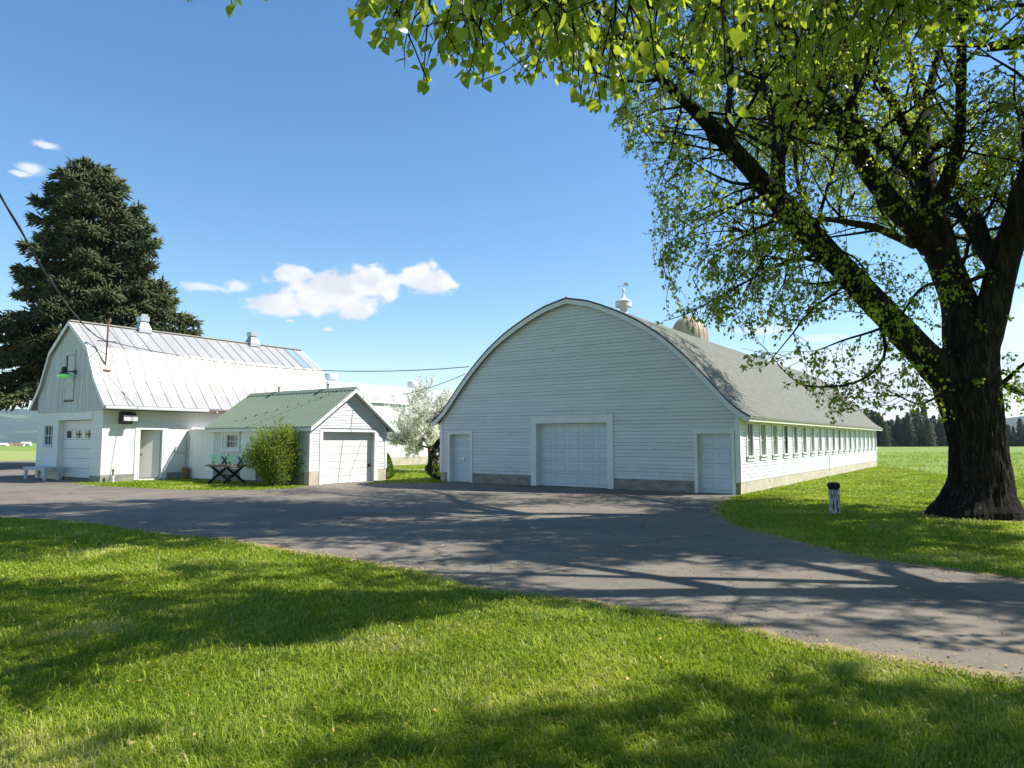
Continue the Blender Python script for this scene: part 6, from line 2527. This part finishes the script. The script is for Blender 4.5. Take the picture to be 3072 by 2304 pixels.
mast = G + B * 0.91 + A * 0.44 + Vector((0, 0, 5.95))
cab_p = at(-60, 470, 9.5)
cab_end = mast + (cab_p + Vector((0, 0, 0.55 * 1.8 ** 2 * 4 * (1 / 1.8) * (1 - 1 / 1.8))) - mast) * 1.8
cable('thick twisted power cable from the upper left down to the roof mast', cab_end, mast, 0.55 * 1.8 ** 2, 0.017, 0.01)
cable('power cable sagging from the roof mast over to the long barn eave', mast, PW(11.0, -0.26, 4.72), 0.62, 0.016)
cable('lower power cable from behind the garage ridge to the long barn eave', PW(16.4, -1.75, 3.5), PW(11.2, -0.24, 4.45), 0.30, 0.012)


# ------------------------------------------------------------------ grass blades and litter
def fnoise(x, y, sc, seed=0.0, octv=3):
    """cheap value noise on arrays"""
    out = np.zeros_like(x)
    amp, tot = 1.0, 0.0
    for o in range(octv):
        X, Y = x * sc + seed * 17.3 + o * 31.7, y * sc + seed * 9.1 + o * 11.3
        xi, yi = np.floor(X), np.floor(Y)
        fx, fy = X - xi, Y - yi
        fx, fy = fx * fx * (3 - 2 * fx), fy * fy * (3 - 2 * fy)
        h = lambda a, b: np.modf(np.abs(np.sin(a * 127.1 + b * 311.7 + seed) * 43758.5453))[0]
        v = (h(xi, yi) * (1 - fx) + h(xi + 1, yi) * fx) * (1 - fy) + (h(xi, yi + 1) * (1 - fx) + h(xi + 1, yi + 1) * fx) * fy
        out += v * amp
        tot += amp
        amp *= 0.5
        sc *= 2.1
    return out / tot


def build_grass():
    rng = np.random.default_rng(99)
    pts = []

    def zone(x0, x1, y0, y1, dens):
        n = int((x1 - x0) * (y1 - y0) * dens)
        p = np.stack([rng.uniform(x0, x1, n), rng.uniform(y0, y1, n)], 1)
        return p
    rows = [(3.2, 4.4, 6500), (4.4, 5.6, 5200), (5.6, 7.2, 3800), (7.2, 9.5, 2500), (9.5, 12.5, 1500), (12.5, 16.5, 900), (16.5, 23.0, 480), (23.0, 32.0, 230), (32.0, 44.0, 110), (44.0, 60.0, 55)]
    for y0, y1, dn in rows:
        hw = y1 * 0.80 + 0.4
        p = zone(-hw, hw, y0, y1, dn)
        m = np.abs(p[:, 0]) < p[:, 1] * 0.79 + 0.3
        pts.append(p[m])
        if y0 < 16:     # thinner beyond the sides of the view
            p = zone(-hw - 5, hw + 5, y0, y1, dn * 0.33)
            pts.append(p[np.abs(p[:, 0]) >= p[:, 1] * 0.79 + 0.3])
    pts.append(zone(-8, 8, 0.6, 3.2, 1500))
    P = np.concatenate(pts)
    m = ~pip(P, drive_poly)
    # leave the buildings free
    for q in ([PW(0.2, -0.02), PW(12.8, -0.02), PW(12.8, 29), PW(0.2, 29)], [PW(15.0, -4.95), PW(23.5, -4.95), PW(23.5, -0.9), PW(15.0, -0.9)],
              [PW(23.5, -8.65), PW(30, -8.65), PW(30, 4), PW(23.5, 4)]):
        m &= ~pip(P, [(c.x, c.y) for c in q])
    bx = gnd(2935, 1549)
    rr_ = np.hypot(P[:, 0] - bx.x, P[:, 1] - bx.y)
    m &= ~(rr_ < 1.05 + 0.5 * fnoise(P[:, 0], P[:, 1], 2.0, 4.0, 2) * rng.random(len(P)))
    lim = np.interp(P[:, 0] / P[:, 1], [e1.x / e1.y, e2.x / e2.y, e3.x / e3.y], [e1.y, e2.y, e3.y])
    m &= ~((P[:, 1] > lim) & (P[:, 0] > 0.3 * P[:, 1]))
    m &= ~((P[:, 0] < -0.45 * P[:, 1]) & (P[:, 1] > 32))
    P = P[m]
    n = len(P)
    x, y = P[:, 0], P[:, 1]
    far = np.clip((y - 4) / 20, 0, 2.4)
    clump = fnoise(x, y, 2.2, 1.0)
    fine = fnoise(x, y, 9.0, 2.0, 2)
    dry = fnoise(x, y, 0.75, 3.0, 4)
    # distance to the drive edge makes a tufty fringe
    H = (0.030 + 0.034 * clump + 0.022 * fine) * rng.uniform(0.6, 1.35, n)
    W = (0.0022 + 0.0016 * rng.random(n)) * (1 + 5.0 * far)
    H *= 0.88 - 0.12 * np.minimum(far, 1)
    lean = 0.35 + 0.75 * rng.random(n) ** 1.5
    longb = rng.random(n) < 0.03
    H[longb] *= 1.7
    lean[longb] += 0.7
    comb_ = 2 * math.pi * fnoise(x, y, 0.9, 5.0, 2) * 1.6
    ang = comb_ + rng.normal(size=n) * 1.3
    dx, dy = np.cos(ang), np.sin(ang)
    wa = ang + math.pi / 2 + rng.normal(size=n) * 0.4
    wx, wy = np.cos(wa) * W, np.sin(wa) * W
    z0 = np.full(n, -0.004)
    b0 = np.stack([x - wx, y - wy, z0], 1)
    b1 = np.stack([x + wx, y + wy, z0], 1)
    mx, my, mz = x + dx * H * lean * 0.35, y + dy * H * lean * 0.35, H * 0.62
    m0 = np.stack([mx - wx * 0.8, my - wy * 0.8, mz], 1)
    m1 = np.stack([mx + wx * 0.8, my + wy * 0.8, mz], 1)
    tipp = np.stack([x + dx * H * lean, y + dy * H * lean, H * np.clip(1.05 - 0.35 * lean, 0.35, 1)], 1)
    V = np.stack([b0, b1, m1, m0, tipp], 1).reshape(-1, 3)
    F = (np.arange(n) * 5)[:, None, None] + np.array([(0, 1, 2), (0, 2, 3), (3, 2, 4)])[None]
    tint = 0.30 + 0.38 * (clump - 0.45) + 0.22 * rng.normal(size=n) * 0.8 + np.clip((dry - 0.60) * 3.0, 0, 0.45)
    tint += (rng.random(n) < 0.07) * 0.55
    tint[longb] += 0.25
    o = np_mesh('grass', V, F.reshape(-1, 3), 'grass_blade', None, np.repeat(np.clip(tint, 0, 1), 5))
    tag(o, 'short mown green grass of the lawn', kind='stuff')
    print('blades', n)


build_grass()


def build_litter():
    rng = np.random.default_rng(5)
    E_ = np.array(near_e[1:] + right_e)
    P = []
    idx = rng.integers(0, len(E_), 9000)
    P.append(E_[idx] + rng.normal(size=(9000, 2)) * np.array([0.22, 0.16]))
    n2 = 5200
    yy = rng.uniform(5.0, 24, n2)
    P.append(np.stack([rng.uniform(-0.7, 0.8, n2) * yy, yy], 1))
    P = np.concatenate(P)
    m = pip(P, drive_poly)
    P = P[m]
    n = len(P)
    pos = np.concatenate([P, np.full((n, 1), 0.018)], 1)
    a = rng.uniform(0, 2 * math.pi, n)
    d = np.stack([np.cos(a), np.sin(a), rng.normal(size=n) * 0.15], 1)
    leafn = leaf_mesh('litter', pos, d, rng.uniform(0.012, 0.034, n), 'litter', None, 'kite', 0.6, None, rng)
    tag(leafn, 'dry yellow bud scales and leaf bits strewn over the asphalt drive', kind='stuff')


build_litter()


def verge(edge, w0, w1, seed):
    m = MB()
    prev = None
    for i in range(0, len(edge) - 1):
        a, b_ = Vector(edge[i]), Vector(edge[i + 1])
        d = b_ - a
        if d.length < 1e-4:
            continue
        nrm = Vector((-d.y, d.x)).normalized()
        k = 0.5 + 0.9 * mnoise.noise(Vector((a.x * 1.7, a.y * 1.7, seed))) + 0.5 * mnoise.noise(Vector((a.x * 8, a.y * 8, seed)))
        w = max(0.01, w0 + (w1 - w0) * k)
        p, q = a + nrm * w, a - nrm * 0.12
        cur = ((p.x, p.y, 0.0165), (q.x, q.y, 0.0165))
        if prev:
            m.face([prev[1], cur[1], cur[0], prev[0]])
        prev = cur
    tag(m.build('dirt_verge', 'soil_edge'), kind='structure')


verge(near_e[len(near_e) // 3:], 0.02, 0.22, 1.0)
verge(right_e, 0.02, 0.20, 2.0)
_b = gnd(2935, 1549)
_pts = []
for _k in range(48):
    _a = 2 * math.pi * _k / 48
    _r = 1.25 + 0.35 * mnoise.noise(Vector((math.cos(_a) * 2, math.sin(_a) * 2, 1.0))) + 0.12 * mnoise.noise(Vector((math.cos(_a) * 7, math.sin(_a) * 7, 1.0)))
    _pts.append((_b.x + math.cos(_a) * _r * 1.15, _b.y + math.sin(_a) * _r))
sheet('bare_soil', _pts, 0.005, 'soil_bare')


def field_grass():
    rng = np.random.default_rng(12)
    n = 26000
    y = 24 + 70 * rng.random(n) ** 1.6
    x = rng.uniform(0.30, 0.85, n) * y
    lim = np.interp(x / y, [(e1.x / e1.y), (e2.x / e2.y), (e3.x / e3.y)], [e1.y, e2.y, e3.y])
    cl = fnoise(x, y, 0.5, 8.0, 3)
    m = (y > lim) & (cl + 0.25 * rng.random(n) > 0.52)
    m &= ~pip(np.stack([x, y], 1), [tuple(PW(b, a)[:2]) for b, a in ((-0.3, -1), (13, -1), (13, 30), (-0.3, 30))])
    x, y = x[m], y[m]
    n = len(x)
    H = rng.uniform(0.10, 0.26, n) * (0.7 + 0.9 * (rng.random(n) < 0.06))
    W = 0.006 + y * 0.00042
    a = rng.uniform(0, 6.28, n)
    wx, wy = np.cos(a) * W, np.sin(a) * W
    lx, ly = rng.normal(size=n) * H * 0.35, rng.normal(size=n) * H * 0.35
    z = np.zeros(n)
    V = np.stack([np.stack([x - wx, y - wy, z], 1), np.stack([x + wx, y + wy, z], 1), np.stack([x + lx, y + ly, H], 1)], 1).reshape(-1, 3)
    tint = np.clip(0.35 + 0.2 * rng.normal(size=n) + 0.5 * (fnoise(x, y, 0.2, 3.0, 2) - 0.5), 0, 1)
    o = np_mesh('field_grass', V, np.arange(n * 3).reshape(-1, 3), 'grass_blade', None, np.repeat(tint, 3))
    tag(o, 'taller uncut grass at the near side of the green field', kind='stuff')


field_grass()


def lawn_bits():
    rng = np.random.default_rng(44)
    n = 1500
    y = rng.uniform(3.8, 17, n)
    x = rng.uniform(-0.78, 0.78, n) * y
    P = np.stack([x, y], 1)
    P = P[~pip(P, drive_poly)]
    n = len(P)
    pos = np.concatenate([P, rng.uniform(0.02, 0.05, (n, 1))], 1)
    d = rng.normal(size=(n, 3)) * np.array([1, 1, 0.4])
    o = leaf_mesh('lawn_litter', pos, d, rng.uniform(0.012, 0.04, n), 'litter', None, 'kite', 0.7, None, rng)
    tag(o, 'dry leaf bits lying in the lawn', kind='stuff')


lawn_bits()

# ------------------------------------------------------------------ air
hz = MB()
hz.box(-3900, 3900, -40, 5200, -11, 210)
m = bpy.data.materials.new('haze')
m.use_nodes = True
t = NT(m.node_tree)
t.n.remove(t.n['Principled BSDF'])
pv = t.node('ShaderNodeVolumePrincipled')
pv.inputs['Color'].default_value = (0.66, 0.82, 1.0, 1)
pv.inputs['Density'].default_value = 0.00011
pv.inputs['Anisotropy'].default_value = 0.2
t.l.new(pv.outputs[0], t.n['Material Output'].inputs['Volume'])
MATS['haze'] = m
HAZE = True
if HAZE:
    tag(hz.build('haze', 'haze'), kind='stuff')
